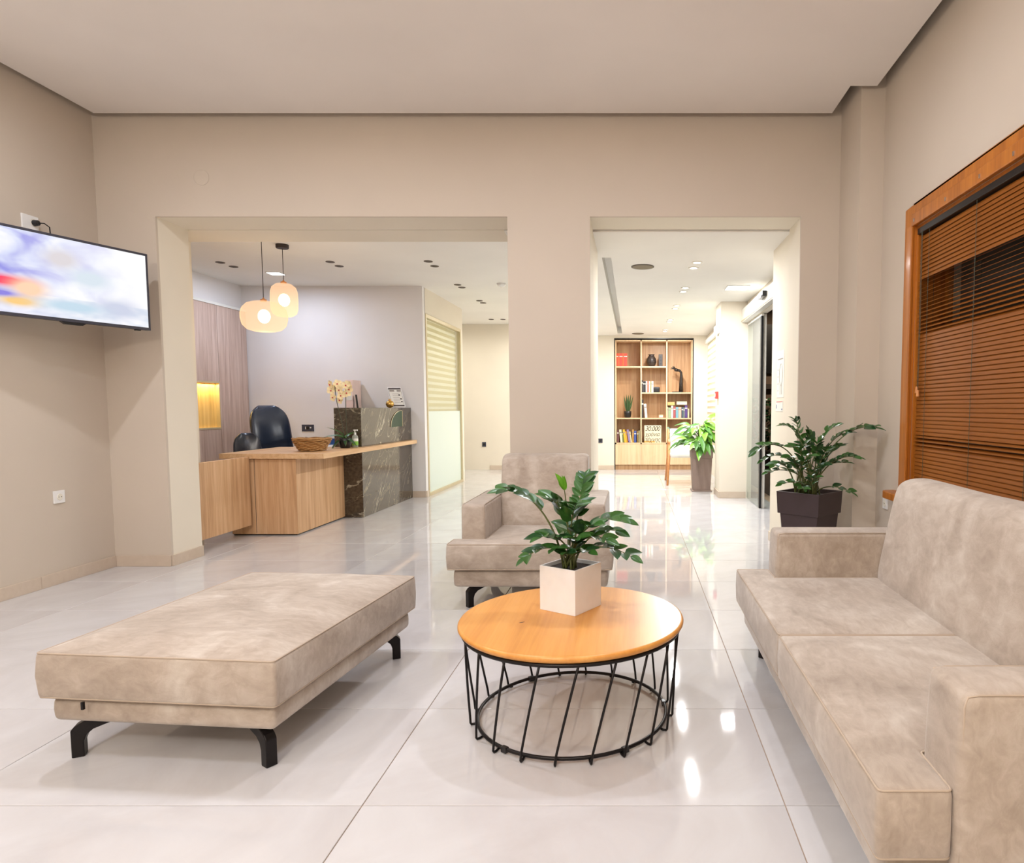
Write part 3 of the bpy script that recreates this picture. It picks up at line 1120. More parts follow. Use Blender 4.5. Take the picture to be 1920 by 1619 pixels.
def taper(g, a, b, z0, z1):
    return g.add([(-a, -a, z0), (a, -a, z0), (a, a, z0), (-a, a, z0), (-b, -b, z1), (b, -b, z1), (b, b, z1), (-b, b, z1)],
                 [(0, 3, 2, 1), (4, 5, 6, 7), (0, 1, 5, 4), (1, 2, 6, 5), (2, 3, 7, 6), (3, 0, 4, 7)])


g = taper(G(), .100, .134, 0, .455)
g.build('pot', M['pot_brown'], dp, bevel=.004)
g = G()
q0, q1 = S - .006, S
vs_ = []
for a_, z_ in ((q0, .450), (q1, .592), (q1 - .012, .592), (q1 - .016, .545)):
    vs_ += [(-a_, -a_, z_), (a_, -a_, z_), (a_, a_, z_), (-a_, a_, z_)]
fs_ = [(3, 2, 1, 0)] + [(r_ * 4 + a, r_ * 4 + (a + 1) % 4, r_ * 4 + 4 + (a + 1) % 4, r_ * 4 + 4 + a) for r_ in range(3) for a in range(4)] + [(12, 13, 14, 15)]
g.add(vs_, fs_)
g.build('pot_collar', M['pot_brown'], dp, bevel=.002)
G().box(-.134, .134, -.134, .134, .548, .565).build('soil', M['soil'], dp, label='dark potting soil')
inv = rootm[dp.name].inverted()
rng = random.Random(12)
BIG = [((1418, 846), 4.10, .12, .072, 4, .55), ((1432, 862), 4.16, .09, .055, 4, .5), ((1468, 798), 4.15, .04, .05, 6, .5), ((1490, 788), 4.2, .02, .052, 6, .5), ((1516, 812), 4.25, .0, .058, 6, .45),
       ((1566, 800), 4.2, .0, .060, 5, .55), ((1590, 812), 4.15, .02, .060, 5, .5), ((1640, 803), 4.05, .06, .075, 5, .55), ((1606, 858), 4.02, .04, .062, 5, .5),
       ((1532, 832), 4.1, .0, .060, 5, .4), ((1552, 842), 4.0, .0, .062, 5, .4), ((1575, 836), 4.08, .0, .064, 5, .4), ((1452, 872), 4.05, .05, .055, 5, .45),
       ((1440, 886), 4.12, .05, .05, 4, .45), ((1486, 838), 4.0, .02, .060, 5, .4), ((1518, 856), 3.98, .0, .060, 5, .35), ((1466, 908), 4.02, .03, .055, 3, .4),
       ((1508, 918), 3.94, .02, .055, 3, .35), ((1596, 924), 4.05, .05, .055, 3, .5), ((1546, 872), 3.97, .0, .060, 5, .35), ((1500, 868), 4.3, .0, .06, 5, .3),
       ((1478, 858), 4.06, .02, .056, 5, .4), ((1504, 832), 4.12, .0, .056, 5, .45), ((1586, 868), 4.06, .02, .060, 4, .4), ((1562, 868), 4.2, .0, .058, 5, .35), ((1530, 895), 3.96, .0, .052, 4, .3)]
for (px, py), yy, lf, L, pr_, stt in BIG:
    tip = inv @ P(px, py, yy)
    b0 = Vector((rng.uniform(-.075, .075), rng.uniform(-.075, .075), .56))
    zz_stem(dp, b0, tip, lf, L * 1.18, pr_, rng, stt, .005)


# ------------------------------------------------------------------ television in the corner
tvx, tvy = -3.344, 3.974
tv = thing('television', 'wall-mounted flat television showing a bright blurred beach scene', 'television', (tvx, tvy, 1.635), math.radians(71.3))
G().box(-.45, .45, 0, .035, 0, .497).build('housing', M['black'], tv, bevel=.004)
g = G()
b_ = .012
for x0, x1, z0, z1 in ((-.45, .45, 0, .016), (-.45, .45, .497 - b_, .497), (-.45, -.45 + b_, .016, .497 - b_), (.45 - b_, .45, .016, .497 - b_)):
    g.box(x0, x1, -.006, .0, z0, z1)
g.build('bezel', M['grey_bezel'], tv)
sc_ = G().box(-.438, .438, -.248, .248 - .016 - .012 - .0, 0, 1)
scr = G().box(-.438, .438, -.003, -.0005, -.2325, .2325)
o = scr.build('screen', M['screen'], tv, label='glowing screen with blurred sky, sea and red shapes')
o.location = (0, 0, .2505)
G().prism_axis([(-.07, 0), (.07, 0), (.045, -.016), (-.045, -.016)], -.006, .02, 'y').build('sensor_bar', M['black'], tv, bevel=.002)
G().box(.36, .39, .0, .02, -.008, 0).build('foot_stub', M['black'], tv)
G().box(-.15, .15, .035, .055, .1, .38).build('mount_plate', M['black_metal'], tv, bevel=.003)
inv = rootm[tv.name].inverted()
g = G()
pA = rootm[tv.name] @ Vector((0, .05, .25))
g.tube([pA, (XL + .12, 4.12, pA.z), (XL + .005, 4.0, pA.z)], .018, 8)
g.obox((XL + .008, 4.0, pA.z), (.008, 0, 0), (0, .06, 0), (0, 0, .12))
wpart(g, 'wall_bracket', M['black_metal'], tv)


# ------------------------------------------------------------------ sockets and small wall fittings
def outlet(loc, rot, label, size=.08, w2=None, dark=False, plug=False):
    t = thing('wall_socket', label, 'socket', loc, rot)
    hw_ = (w2 or size) / 2
    mt = M['plate_dark'] if dark else M['white']
    G().box(-hw_, hw_, -.010, 0, 0, size).build('plate', mt, t, bevel=.002)
    G().tube([(0, -.0105, size / 2), (0, -.013, size / 2)], [.022, .020], 20).build('socket_ring', M['cream_plastic'] if not dark else M['black'], t, smooth=False)
    for s in (-1, 1):
        G().cyl((s * .009, -.0128, size / 2), (s * .009, -.0138, size / 2), .0027, n=10).build('pin_hole', M['black'], t)
    return t


outlet((XL, 4.177, .516), math.pi / 2, 'white wall socket low on the left wall above the skirting')
ts = thing('wall_socket', 'white wall socket high on the left wall above the television', 'socket', (XL, 4.09, 2.21), math.pi / 2)
G().box(-.055, .055, -.010, 0, 0, .085).build('plate', M['white'], ts, bevel=.002)
G().cyl((.02, -.0105, .045), (.02, -.0125, .045), .023).build('socket_ring', M['cream_plastic'], ts)
pl = thing('power_plug', 'black plug with short cable in the socket above the television', 'plug', (XL + .0126, 4.11, 2.232), math.pi / 2)
G().cyl((0, 0, .022), (0, -.028, .022), .019, .016).build('plug_body', M['black'], pl, bevel=.002)
G().tube([(0, -.026, .022), (.02, -.045, .025), (.05, -.05, .01), (.065, -.04, -.04), (.065, -.03, -.12)], .0035, 7).build('cable', M['black'], pl, smooth=True)
outlet((XR, 4.04, .50), -math.pi / 2, 'white wall switch on the right wall under the window sill end', .07)
o = G().lathe([(.0, .0), (.052, .0), (.052, .0015), (.050, .003), (0, .003)], n=40).build('junction_cover', M['wall'], smooth=True, wn=True)
o.rotation_euler = (math.pi / 2, 0, 0)
o.location = (-2.95, YW, 2.696)
tag(o, 'round blank junction box cover painted like the wall above the wide opening', 'cover')
t = outlet((-4.06, YR, .833), 0, 'dark socket panel on the reception back wall beside the office chair', .082, .15, True)
for xx, w_ in ((-.012, .008), (.005, .008)):
    G().box(xx - w_ / 2 - .015, xx + w_ / 2 - .015, -.012, -.010, .025, .057).build('switch', M['white'], t)
G().box(.026, .044, -.012, -.010, .036, .054).build('switch', M['white'], t)
outlet((-2.70, YB, .42), 0, 'small dark socket on the far corridor wall seen past the glass partition', .085, .07, True)
outlet((-.59, YB, .49), 0, 'small dark socket on the far wall left of the bookcase', .08, .075, True)

# ------------------------------------------------------------------ reception
WT = .727
desk = thing('reception_desk', 'light oak reception counter with overhanging worktop and dark marble upstand', 'reception desk', (-2.95, 5.73, 0))
wpart(G().box(-3.534, -2.955, 5.735, 6.685, .012, .677), 'body', M['oak'], desk, bevel=.002)
wpart(G().box(-3.53, -2.97, 5.75, 6.68, 0, .012), 'plinth', M['black'], desk)
wpart(G().box(-3.32, -3.317, 5.7335, 5.735, .02, .677), 'panel_joint', M['ink'], desk)
top = G().prism([(-3.60, 5.695), (-2.69, 5.695), (-2.69, 8.17), (-2.764, 8.17), (-2.764, 6.684), (-3.60, 6.684)], WT - .045, WT)
wpart(top, 'worktop', M['oak_h'], desk, bevel=.0015)
mar = wpart(G().box(-3.041, -2.765, 6.685, 8.195, 0, 1.125), 'marble_block', M['marble'], desk, bevel=.003)
wpart(G().box(-3.56, -3.045, 6.69, 8.19, .675, .715), 'inner_desk', M['white'], desk, bevel=.002)
wpart(G().box(-3.10, -3.06, 6.75, 8.15, 0, .675), 'inner_panel', M['oak'], desk)
# thin green quarter-round piece with a pale edge on the marble
g = G()
cy_, cz_ = 7.86, .905
pl_ = [(cy_, cz_)] + [(cy_ - .36 * math.sin(a), cz_ + .185 * math.cos(a)) for a in [math.pi / 2 * t / 10 for t in range(11)]]
g.prism_axis(pl_, -2.765, -2.759, 'x')
pl2 = plain('dark_green_overlay', rgb(34, 66, 44), .45)
wpart(g, 'overlay', pl2, desk, label='dark green quarter-round piece on the marble')
g = G()
g.tube([(-2.760, cy_ - .36 * math.sin(a) * 1.02, cz_ + .185 * math.cos(a) * 1.02) for a in [math.pi / 2 * t / 10 for t in range(11)]], .004, 6)
g.tube([(-2.760, cy_ + .012, cz_), (-2.760, cy_ + .012, cz_ + .185)], .004, 6)
wpart(g, 'overlay_edge', M['alu'], desk)

gate = thing('swing_gate', 'low light oak swing gate panel between pillar and counter', 'gate', (-3.34, 5.35, .10))
wpart(G().box(-3.37, -3.335, 4.99, 5.688, .10, .70), 'panel', M['oak'], gate, bevel=.002)
g = G()
for zz in (.2, .6):
    g.cyl((-3.375, 5.312, zz), (-3.375, 5.312, zz + .06), .008)
wpart(g, 'hinge', M['chrome'], gate)

# wall of tall panels with a lit niche
XP = -4.78
cab = thing('panel_cabinet', 'tall grey-oak wall cabinet with a yellow lit niche behind reception', 'cabinet', (XP, 6.8, 0))
NY0, NY1, NZ0, NZ1 = 6.75, 7.615, .90, 1.405
TOPZ = 2.30
specs = [(5.4, NY0, 0, TOPZ), (NY0, 7.63, NZ1 + .02, TOPZ), (NY0, 7.63, 0, NZ0 - .02), (7.633, 8.205, 0, TOPZ)]
for y0, y1, z0, z1 in specs:
    wpart(G().box(XP - .05, XP, y0 + .0015, y1 - .0015, z0, z1), 'panel', M['oak_grey'], cab, bevel=.001)
wpart(G().box(XP - .05, XP + .01, 5.4, 8.205, TOPZ, TOPZ + .03), 'top_rail', M['alu_white'], cab)
yel = wood('niche_back_wood', rgb(214, 166, 84), rgb(236, 192, 108), rgb(246, 210, 134))
g = G().box(-4.829, -4.82, NY0, NY1, NZ0, NZ1)
nb_ = wpart(g, 'niche_back', yel, cab)
g = G().box(XP - .045, XP + .004, NY0, NY1 + .012, NZ1, NZ1 + .02).box(XP - .045, XP + .004, NY0, NY1 + .012, NZ0 - .02, NZ0).box(XP - .045, XP + .004, NY1, NY1 + .012, NZ0, NZ1)
wpart(g, 'niche_frame', M['alu'], cab)
lamp('niche_strip_light', (XP - .012, 7.2, NZ1 - .008), 5.0, .022, (1, .72, .28), 170).data.shape = 'RECTANGLE'
bpy.data.objects['niche_strip_light'].data.size_y = .8
bpy.data.objects['niche_strip_light'].data.size = .022


# pendant lamps
def pendant(label, x, y, zc, prof, power):
    t = thing('pendant_lamp', label, 'lamp', (x, y, zc))
    zt = max(z for r, z in prof)
    G().lathe(prof, n=160, rib=.014, ribn=40).build('glass_shade', M['lamp_glass'], t, smooth=True, label='ribbed glowing glass shade')
    G().lathe([(.0, zt - .005), (.024, zt - .005), (.026, zt + .012), (.010, zt + .018), (.004, zt + .03)], n=24).build('cap', M['chair_wood'], t, smooth=True)
    G().cyl((0, 0, zt + .02), (0, 0, 2.62 - zc - .02), .003, n=8).build('cord', M['ink'], t)
    G().lathe([(.05, 2.585 - zc), (.055, 2.59 - zc), (.055, 2.62 - zc)], n=32).build('canopy', M['ink'], t)
    G().ball((0, 0, 0), .048, .048, .058).build('bulb', M['bulb'], t, smooth=True)
    l = bpy.data.lights.new('pendant_light', 'POINT')
    l.energy = power
    l.color = (1, .8, .58)
    l.shadow_soft_size = .05
    o = bpy.data.objects.new('pendant_light', l)
    o.location = (x, y, zc - .09)
    COL.objects.link(o)


wide = [(.03, -.130), (.08, -.128), (.13, -.112), (.165, -.075), (.178, -.02), (.178, .02), (.165, .065), (.13, .105), (.08, .122), (.026, .128)]
tall = [(.03, -.155), (.065, -.150), (.10, -.125), (.113, -.08), (.115, 0), (.113, .07), (.10, .115), (.065, .145), (.026, .153)]
pendant('wide rounded ribbed glass pendant lamp hanging lower over reception', -3.135, 5.65, 1.90, wide, 4.0)
pendant('narrow tall ribbed glass pendant lamp hanging higher over reception', -3.222, 6.151, 2.118, tall, 3.5)


def office_chair(loc, rot, label, zs, zb, bw, curve, arms=True):
    t = thing('office_chair', label, 'chair', loc, rot)
    sw_ = .25 if arms else .2
    p_ = [(-sw_, -sw_), (sw_, -sw_), (sw_, .2), (-sw_, .2)]
    link('seat', cushion(p_, zs - .09, zs, .03, .015, 'seat', .08, 2, .002), M['leather'], t)
    bm = bmesh.new()
    rings = []
    n_, m_ = 12, 14
    for side in (0, 1):
        gr = []
        for i in range(n_ + 1):
            v_ = i / n_
            zz = zs - .02 + (zb - zs + .02) * v_
            wd = bw * (1 - .10 * v_) * (1 if v_ < .72 else math.sqrt(max(.03, 1 - ((v_ - .72) / .285) ** 2)) * .72 + .28)
            row = []
            for j in range(m_ + 1):
                u = -1 + 2 * j / m_
                yy = .20 + curve * v_ * v_ + .04 * u * u * -1 + (.045 + .03 * (1 - u * u) if side == 0 else -.005)
                yy -= 0 if side == 0 else .035 * (1 - u ** 4) * (1 - v_ ** 6)
                row.append(bm.verts.new((u * wd, yy, zz)))
            gr.append(row)
        rings.append(gr)
    for side in (0, 1):
        for i in range(n_):
            for j in range(m_):
                q = (rings[side][i][j], rings[side][i][j + 1], rings[side][i + 1][j + 1], rings[side][i + 1][j])
                bm.faces.new(q if side else tuple(reversed(q)))
    a, b = rings
    bd = [(i, 0) for i in range(n_)] + [(n_, j) for j in range(m_)] + [(i, m_) for i in range(n_, 0, -1)] + [(0, j) for j in range(m_, 0, -1)]
    for q in range(len(bd)):
        i0, j0 = bd[q]
        i1, j1 = bd[(q + 1) % len(bd)]
        bm.faces.new((a[i0][j0], a[i1][j1], b[i1][j1], b[i0][j0]))
    bmesh.ops.recalc_face_normals(bm, faces=bm.faces)
    me = bpy.data.meshes.new('backrest')
    bm.to_mesh(me)
    bm.free()
    for f_ in me.polygons:
        f_.use_smooth = True
    o = link('backrest', me, M['leather'], t)
    md = o.modifiers.new('sub', 'SUBSURF')
    md.levels = md.render_levels = 1
    G().cyl((0, 0, .09), (0, 0, zs - .08), .028).build('gas_column', M['black_metal'], t)
    for q in range(5):
        an = 2 * math.pi * q / 5
        d = Vector((math.cos(an), math.sin(an), 0))
        lg = G().tube([d * .02 + Vector((0, 0, .11)), d * .28 + Vector((0, 0, .075))], [.028, .016], 8).build('leg', M['black'], t)
        G().cyl(d * .28 + Vector((-.012, 0, .0301)), d * .28 + Vector((.012, 0, .0301)), .03, n=14).build('castor', M['black'], lg)
    for s in ((-1, 1) if arms else ()):
        G().tube([(s * .25, .10, zs - .05), (s * .30, .09, zs + .02), (s * .30, .08, zs + .15), (s * .29, -.02, zs + .18), (s * .29, -.16, zs + .18)], .016, 8).build('armrest', M['black'], t, smooth=True)
    return t


office_chair((-3.94, 7.40, 0), math.radians(62), 'tall black leather office chair behind the reception counter', .48, 1.155, .25, .10)
office_chair((-3.84, 6.56, 0), math.radians(35), 'low-backed black leather chair left of the tall office chair', .44, .87, .135, .02, False)

# things on the counter
bk_ = thing('wicker_basket', 'shallow round wicker basket on the oak worktop', 'basket', (-2.975, 6.08, WT))
rng = random.Random(2)
inner = G()
inner.lathe([(.0, .004), (.095, .004), (.122, .03), (.144, .085), (.150, .112), (.144, .112), (.114, .032), (.09, .012), (0, .012)], n=40)
inner.build('shell', M['wicker'], bk_, smooth=True)
for q in range(8):
    zz = .0125 + q * .0145
    rr = .102 + .056 * min(1, zz / .10)
    g = G()
    pts_ = []
    for i in range(60):
        a = 2 * math.pi * i / 60
        wob = .006 * math.sin(a * 15 + q * math.pi) + .002 * math.sin(a * 5 + q)
        pts_.append(((rr + wob) * math.cos(a), (rr + wob) * math.sin(a), zz + .003 * math.sin(a * 7 + q * 2)))
    g.tube(pts_, .0075, 6, closed=True)
    g.build('wicker_strand', M['wicker'], bk_, smooth=True)
for q in range(5):
    a = q * 1.3
    o = G().ball((.07 * math.cos(a), .07 * math.sin(a), .062), .04, .04, .035, 10, 6).build('wrapped_sweet', M['leaf_b'], bk_, smooth=True)

orc = thing('potted_orchid', 'yellow orchid in a black pot on the oak worktop', 'orchid', (-2.85, 6.50, WT))
G().lathe([(.040, 0), (.052, .012), (.060, .05), (.060, .085), (.054, .100), (.048, .100), (.052, .08), (0, .08)], n=28).build('pot', M['black'], orc, smooth=True)
lm = leaf_mesh('leaf', 1.0, .17, M['leaf'], .3, .75, 9)
lm2 = leaf_mesh('leaf', 1.0, .2, M['leaf_b'], .3, .9, 9)
for dx, dy, dz, L, m_ in ((-1, -.2, .75, .20, 0), (-.3, -.4, 1.3, .17, 0), (.8, -.5, .3, .12, 1), (-.9, -.8, -.1, .17, 1), (.3, .5, .9, .15, 0), (.2, -.5, .1, .10, 1)):
    put_leaf((lm, lm2)[m_], orc, (0, 0, .09), (dx, dy, dz), (0, -.2, 1), L)
flm = G()
for a in range(5):
    an = 2 * math.pi * a / 5 + .3
    c0, s0 = math.cos(an), math.sin(an)
    n0 = len(flm.v)
    vs_ = [(0, 0, 0)]
    for t in range(9):
        u = -1 + t / 4
        rr = .044 * (1 - .30 * u * u)
        ww = an + u * .66
        vs_.append((rr * math.cos(ww), -.004 - .004 * u * u, rr * math.sin(ww)))
    flm.add(vs_, [(0, t, t + 1) for t in range(1, 9)])
fm = flm.mesh('flower')
fm.materials.append(M['petal'])
lpm = G().ball((0, -.010, -.006), .007, .006, .008, 8, 6).mesh('lip', smooth=True)
lpm.materials.append(M['petal_red'])
orc_inv = rootm[orc.name].inverted()
for tipx, base in ((628, -.01), (649, .02)):
    p3 = orc_inv @ P(tipx, 718, 6.50)
    G().tube(bez((base, 0, .09), (base - .01, 0, .3), (p3.x - .01, 0, p3.z - .2), p3, 12), .0035, 6).build('flower_stem', M['stem_dark'], orc, smooth=True)
for (px, py), yy in zip([(620, 721), (633, 720), (649, 722), (656, 730), (621, 732), (637, 731), (625, 745), (640, 742), (651, 737), (638, 750), (630, 727), (655, 722)],
                        [6.47, 6.49, 6.48, 6.5, 6.5, 6.46, 6.48, 6.47, 6.5, 6.49, 6.52, 6.52]):
    q = orc_inv @ P(px, py, yy)
    f = link('flower', fm, None, orc)
    f.location = q
    f.rotation_euler = (rng.uniform(-.3, .3), rng.uniform(0, 1), rng.uniform(-.5, .5))
    link('flower_lip', lpm, None, f)

so = thing('soap_dispenser', 'clear hand sanitiser pump bottle with green label beside the orchid', 'bottle', (-2.795, 6.60, WT))
G().lathe([(.026, 0), (.029, .006), (.029, .105), (.022, .122), (.011, .13)], n=24).build('bottle', M['bottle'], so, smooth=True)
G().lathe([(.0295, .022), (.0298, .024), (.0298, .060), (.0295, .062)], n=24).build('label', plain('green_label', rgb(132, 190, 70), .5), so, smooth=True)
G().lathe([(.0295, .062), (.0298, .064), (.0298, .088), (.0295, .09)], n=24).build('label', M['paper'], so, smooth=True)
g = G().cyl((0, 0, .128), (0, 0, .15), .012).cyl((0, 0, .15), (0, 0, .172), .005).box(-.012, .028, -.007, .007, .168, .180)
g.build('pump', M['white'], so, bevel=.001)

# tilted menu card and golden pomegranate on the marble
cd = thing('card_stand', 'slanted white information card in a clear stand on the marble block', 'sign', (-2.80, 7.80, 1.125))
tilt = Vector((-.085, .10, .23))
tl_ = tilt.length
tn = tilt.normalized()
wv = Vector((1, 0, 0)) * .075
nn = wv.normalized().cross(tn)
base_c = Vector((.035, -.03, .008))


def card_pt(u, v_, d=0.0):     # u -1..1, v 0..1
    return base_c + wv * u + tilt * v_ + (-nn if nn.y > 0 else nn) * d


def card_quad(g, u0, u1, v0, v1, d, th=.0008):
    a = [card_pt(u0, v0, d), card_pt(u1, v0, d), card_pt(u1, v1, d), card_pt(u0, v1, d)]
    b = [card_pt(u0, v0, d - th), card_pt(u1, v0, d - th), card_pt(u1, v1, d - th), card_pt(u0, v1, d - th)]
    g.add(a + b, [(0, 1, 2, 3), (7, 6, 5, 4), (0, 4, 5, 1), (1, 5, 6, 2), (2, 6, 7, 3), (3, 7, 4, 0)])
    return g


card_quad(G(), -1.08, 1.08, 0, 1.03, -.001, .003).build('clear_sheet', M['white_gloss'], cd)
card_quad(G(), -1, 1, .03, 1, .0008).build('card', M['paper'], cd)
g = card_quad(G(), -.97, .97, .91, .985, .0018)
card_quad(g, -.97, .97, .045, .11, .0018)
card_quad(g, -.99, -.96, .045, .985, .0018)
card_quad(g, .96, .99, .045, .985, .0018)
g.build('print', M['ink'], cd)
g = card_quad(G(), -.85, -.1, .80, .89, .0018)
card_quad(g, .3, .9, .80, .88, .0018)
for q in range(6):
    card_quad(g, -.5, .55, .22 + .09 * q, .235 + .09 * q, .0018)
g.build('print', M['ink_grey'], cd)
g = G()
for u, v_ in ((.55, .62), (.68, .42), (.72, .28)):
    card_quad(g, u - .12, u + .12, v_ - .03, v_ + .03, .0018)
g.build('print', M['ink'], cd)
pg = thing('pomegranate_ornament', 'small golden pomegranate ornament on the marble block before the card', 'ornament', (-2.842, 7.70, 1.125))
G().lathe([(.015, 0), (.034, .012), (.046, .036), (.044, .058), (.030, .078), (.012, .086)], n=24).build('body', M['gold'], pg, smooth=True)
g = G()
for q in range(5):
    a = 2 * math.pi * q / 5
    g.cyl((.008 * math.cos(a), .008 * math.sin(a), .082), (.018 * math.cos(a), .018 * math.sin(a), .108), .005, .001, 6)
g.build('crown', M['gold'], pg)
# behind the marble: monitor, paper tray, folder
mo = thing('computer_monitor', 'thin black computer monitor seen edge-on behind the marble block', 'monitor', (-3.21, 7.76, .715), math.radians(112.5))
q = G().prism_axis([(0.0, .18), (.02, .18), (.055, .56), (.035, .56)], -.25, .25, 'x')
q.build('screen_panel', M['black'], mo, bevel=.003)
G().box(-.02, .05, .02, .05, 0, .30).build('stand', M['black'], mo)
G().box(-.10, .12, -.07, .09, 0, .012).build('foot', M['black'], mo, bevel=.003)
fo = thing('file_box', 'upright pale pink file box standing behind the marble block', 'box', (-3.42, 8.06, .715))
G().box(-.047, .047, -.12, .12, 0, .745).build('box_body', plain('pale_pink_card', rgb(240, 214, 206), .6), fo, bevel=.003)
G().box(-.035, .035, -.1215, -.12, .50, .60).build('spine_label', M['paper'], fo)
ph = thing('desk_phone', 'dark desk telephone on the inner desk left of the basket', 'telephone', (-3.44, 7.0, .715), .2)
G().prism_axis([(-.09, 0), (.09, 0), (.09, .055), (-.09, .02)], -.09, .09, 'x').build('base', M['plate_dark'], ph, bevel=.004)
G().tube([(-.06, -.08, .05), (-.06, -.05, .07), (-.06, .05, .085), (-.06, .08, .075)], [.022, .014, .014, .022], 10).build('handset', M['black'], ph, smooth=True)
py_ = thing('paper_tray', 'blue and white paper tray on the inner desk behind the basket', 'tray', (-3.42, 7.46, .715))
G().box(-.12, .12, -.16, .16, 0, .012).build('tray_base', plain('blue_plastic', rgb(60, 110, 180), .4), py_, bevel=.002)
G().box(-.105, .105, -.145, .145, .012, .05).build('paper_stack', M['paper'], py_, bevel=.001)
G().box(-.12, .12, -.165, -.155, .012, .07).build('tray_lip', plain('blue_plastic_edge', rgb(40, 84, 150), .4), py_)

# glass partition with zebra blind behind
gp = thing('glass_partition', 'aluminium framed glass partition with frosted lower half beside reception', 'partition', (XG, (GY0 + GY1) / 2, 0))
g = G()
for y0, y1, z0, z1 in ((GY0, GY0 + .035, 0, GZ1), (GY1 - .05, GY1, 0, GZ1), (GY0 + .035, GY1 - .05, GZ1 - .045, GZ1), (GY0 + .035, GY1 - .05, 0, .04)):
    g.box(XG - .05, XG + .012, y0, y1, z0, z1)
wpart(g, 'frame', M['alu'], gp, bevel=.002)
wpart(G().box(XG - .020, XG - .012, GY0 + .035, GY1 - .05, 1.08, GZ1 - .045), 'upper_pane', M['glass'], gp)
wpart(G().box(XG - .020, XG - .012, GY0 + .035, GY1 - .05, .04, 1.08), 'lower_pane', M['frost'], gp, label='frosted greenish glass')
zb = thing('zebra_blind', 'cream banded roller blind behind the glass partition', 'blind', (XG - .07, (GY0 + GY1) / 2, 1.05))
def fabric(name, colr, tw):
    k = N(name)
    tl_ = k.n('ShaderNodeBsdfTranslucent')
    tl_.inputs[0].default_value = colr
    mx_ = k.n('ShaderNodeMixShader')
    mx_.inputs[0].default_value = tw
    k.b.inputs['Roughness'].default_value = .85
    k.base(k.ramp(k.noise(k.tex((1, 1, 1)), 60, 2), [(.3, tuple(c * .96 for c in colr[:3]) + (1,)), (.7, colr)]))
    k.l(k.b.outputs[0], mx_.inputs[1])
    k.l(tl_.outputs[0], mx_.inputs[2])
    k.l(mx_.outputs[0], k.t.nodes['Material Output'].inputs[0])
    return k.m


cb = fabric('cream_blind_fabric', rgb(236, 226, 190), .4)
cw = fabric('sheer_blind_fabric', rgb(252, 248, 236), .6)
for q in range(15):
    z0 = 1.06 + q * .082
    wpart(G().box(XG - .066, XG - .062, GY0 + .03, GY1 - .04, z0, z0 + .044), 'band', cb, zb)
    wpart(G().box(XG - .064, XG - .063, GY0 + .03, GY1 - .04, z0 + .044, z0 + .082), 'sheer_band', cw, zb)

# ------------------------------------------------------------------ ceiling fittings
def downlight(x, y, zc, r, lit, label, group):
    t = thing('downlight', label, 'ceiling light', (x, y, zc - .006), 0, group)
    G().lathe([(r, 0), (r + .004, .001), (r + .004, .006), (r - .012, .006), (r - .012, .0), (r, 0)], n=28, caps=False).build('ring', M['spot_ring'] if lit else M['spot_dark'], t)
    G().lathe([(0, .003), (r - .012, .003), (r - .012, .006), (0, .006)], n=24).build('lens', M['lit'] if lit else M['spot_dark'], t)


words = ['nearest', 'second', 'third', 'fourth', 'farthest']
for i, (x, y) in enumerate(LOBBY_SPOTS):
    downlight(x, y, ZL, .045, True, 'lit ceiling spot, %s of the %s pair in the lobby row' % (('front one', 'back one')[i % 2], words[i // 2]), 'lit spots in the lobby ceiling')
OFF = [((-4.249, 6.882), (-4.236, 7.087), 'near the tall cabinet'), ((-3.106, 6.857), (-3.104, 7.06), 'above the counter right of the pendants'),
       ((-2.093, 6.833), (-2.096, 7.06), 'first along the corridor'), ((-2.134, 8.114), (-2.128, 8.292), 'second along the corridor'),
       ((-2.147, 9.31), (-2.138, 9.497), 'third along the corridor'), ((-2.401, 11.251), (-2.203, 11.251), 'last, at the corridor end')]
for a, b, txt in OFF:
    for q, (x, y) in enumerate((a, b)):
        downlight(x, y, 2.62, .040, False, 'unlit dark ceiling downlight of the pair %s, %s one' % (txt, ('left', 'right')[q]), 'unlit downlights in the reception ceiling')
for x, y, zc, s_, lab in ((1.12, 7.18, ZL, .12, 'glowing square ceiling light by the entrance door'), (-3.97, 7.42, 2.62, .075, 'glowing square ceiling light behind the pendant lamps')):
    t = thing('ceiling_panel', lab, 'ceiling light', (x, y, zc - .012))
    G().box(-s_, s_, -s_, s_, 0.003, .012).build('frame', M['alu_white'], t)
    G().box(-s_ + .01, s_ - .01, -s_ + .01, s_ - .01, 0, .004).build('diffuser', M['lit_cool'], t)
for x, y, lab in ((-1.05, 10.8, 'first added glowing fill square, out of view in the far corridor'), (-1.70, 10.95, 'second added glowing fill square, out of view in the far corridor')):  # fittings for the added corridor fill lights
    t = thing('ceiling_panel', lab, 'ceiling light', (x, y, 2.608))
    G().box(-.13, .13, -.13, .13, 0.003, .012).build('frame', M['alu_white'], t)
    G().box(-.12, .12, -.12, .12, 0, .004).build('diffuser', M['lit_cool'], t)
for x, y, lab in ((.088, 6.139, 'large round dark speaker grille near the front of the lobby ceiling'), (.085, 11.6, 'round dark speaker grille in the ceiling above the bookcase')):
    t = thing('ceiling_speaker', lab, 'speaker', (x, y, ZL - .008))
    G().lathe([(.095, 0), (.105, .002), (.105, .008), (.095, .008), (.095, 0)], n=40, caps=False).build('rim', M['spot_dark'], t)
    G().lathe([(0, .001), (.095, .001), (.095, .006), (0, .006)], n=40).build('grille', M['speaker'], t)
t = thing('added_fill_globe', 'large opal globe added behind the viewer to brighten the lounge ceiling', 'lamp', FILL_GLOBE)
G().lathe([(.02, -.15), (.08, -.128), (.13, -.075), (.15, 0), (.13, .075), (.08, .128), (.03, .147)], n=40).build('opal_glass', glass('opal_glass', (1, .98, .94, 1), .25), t, smooth=True)
G().cyl((0, 0, .145), (0, 0, .62), .006).build('rod', M['chrome'], t)
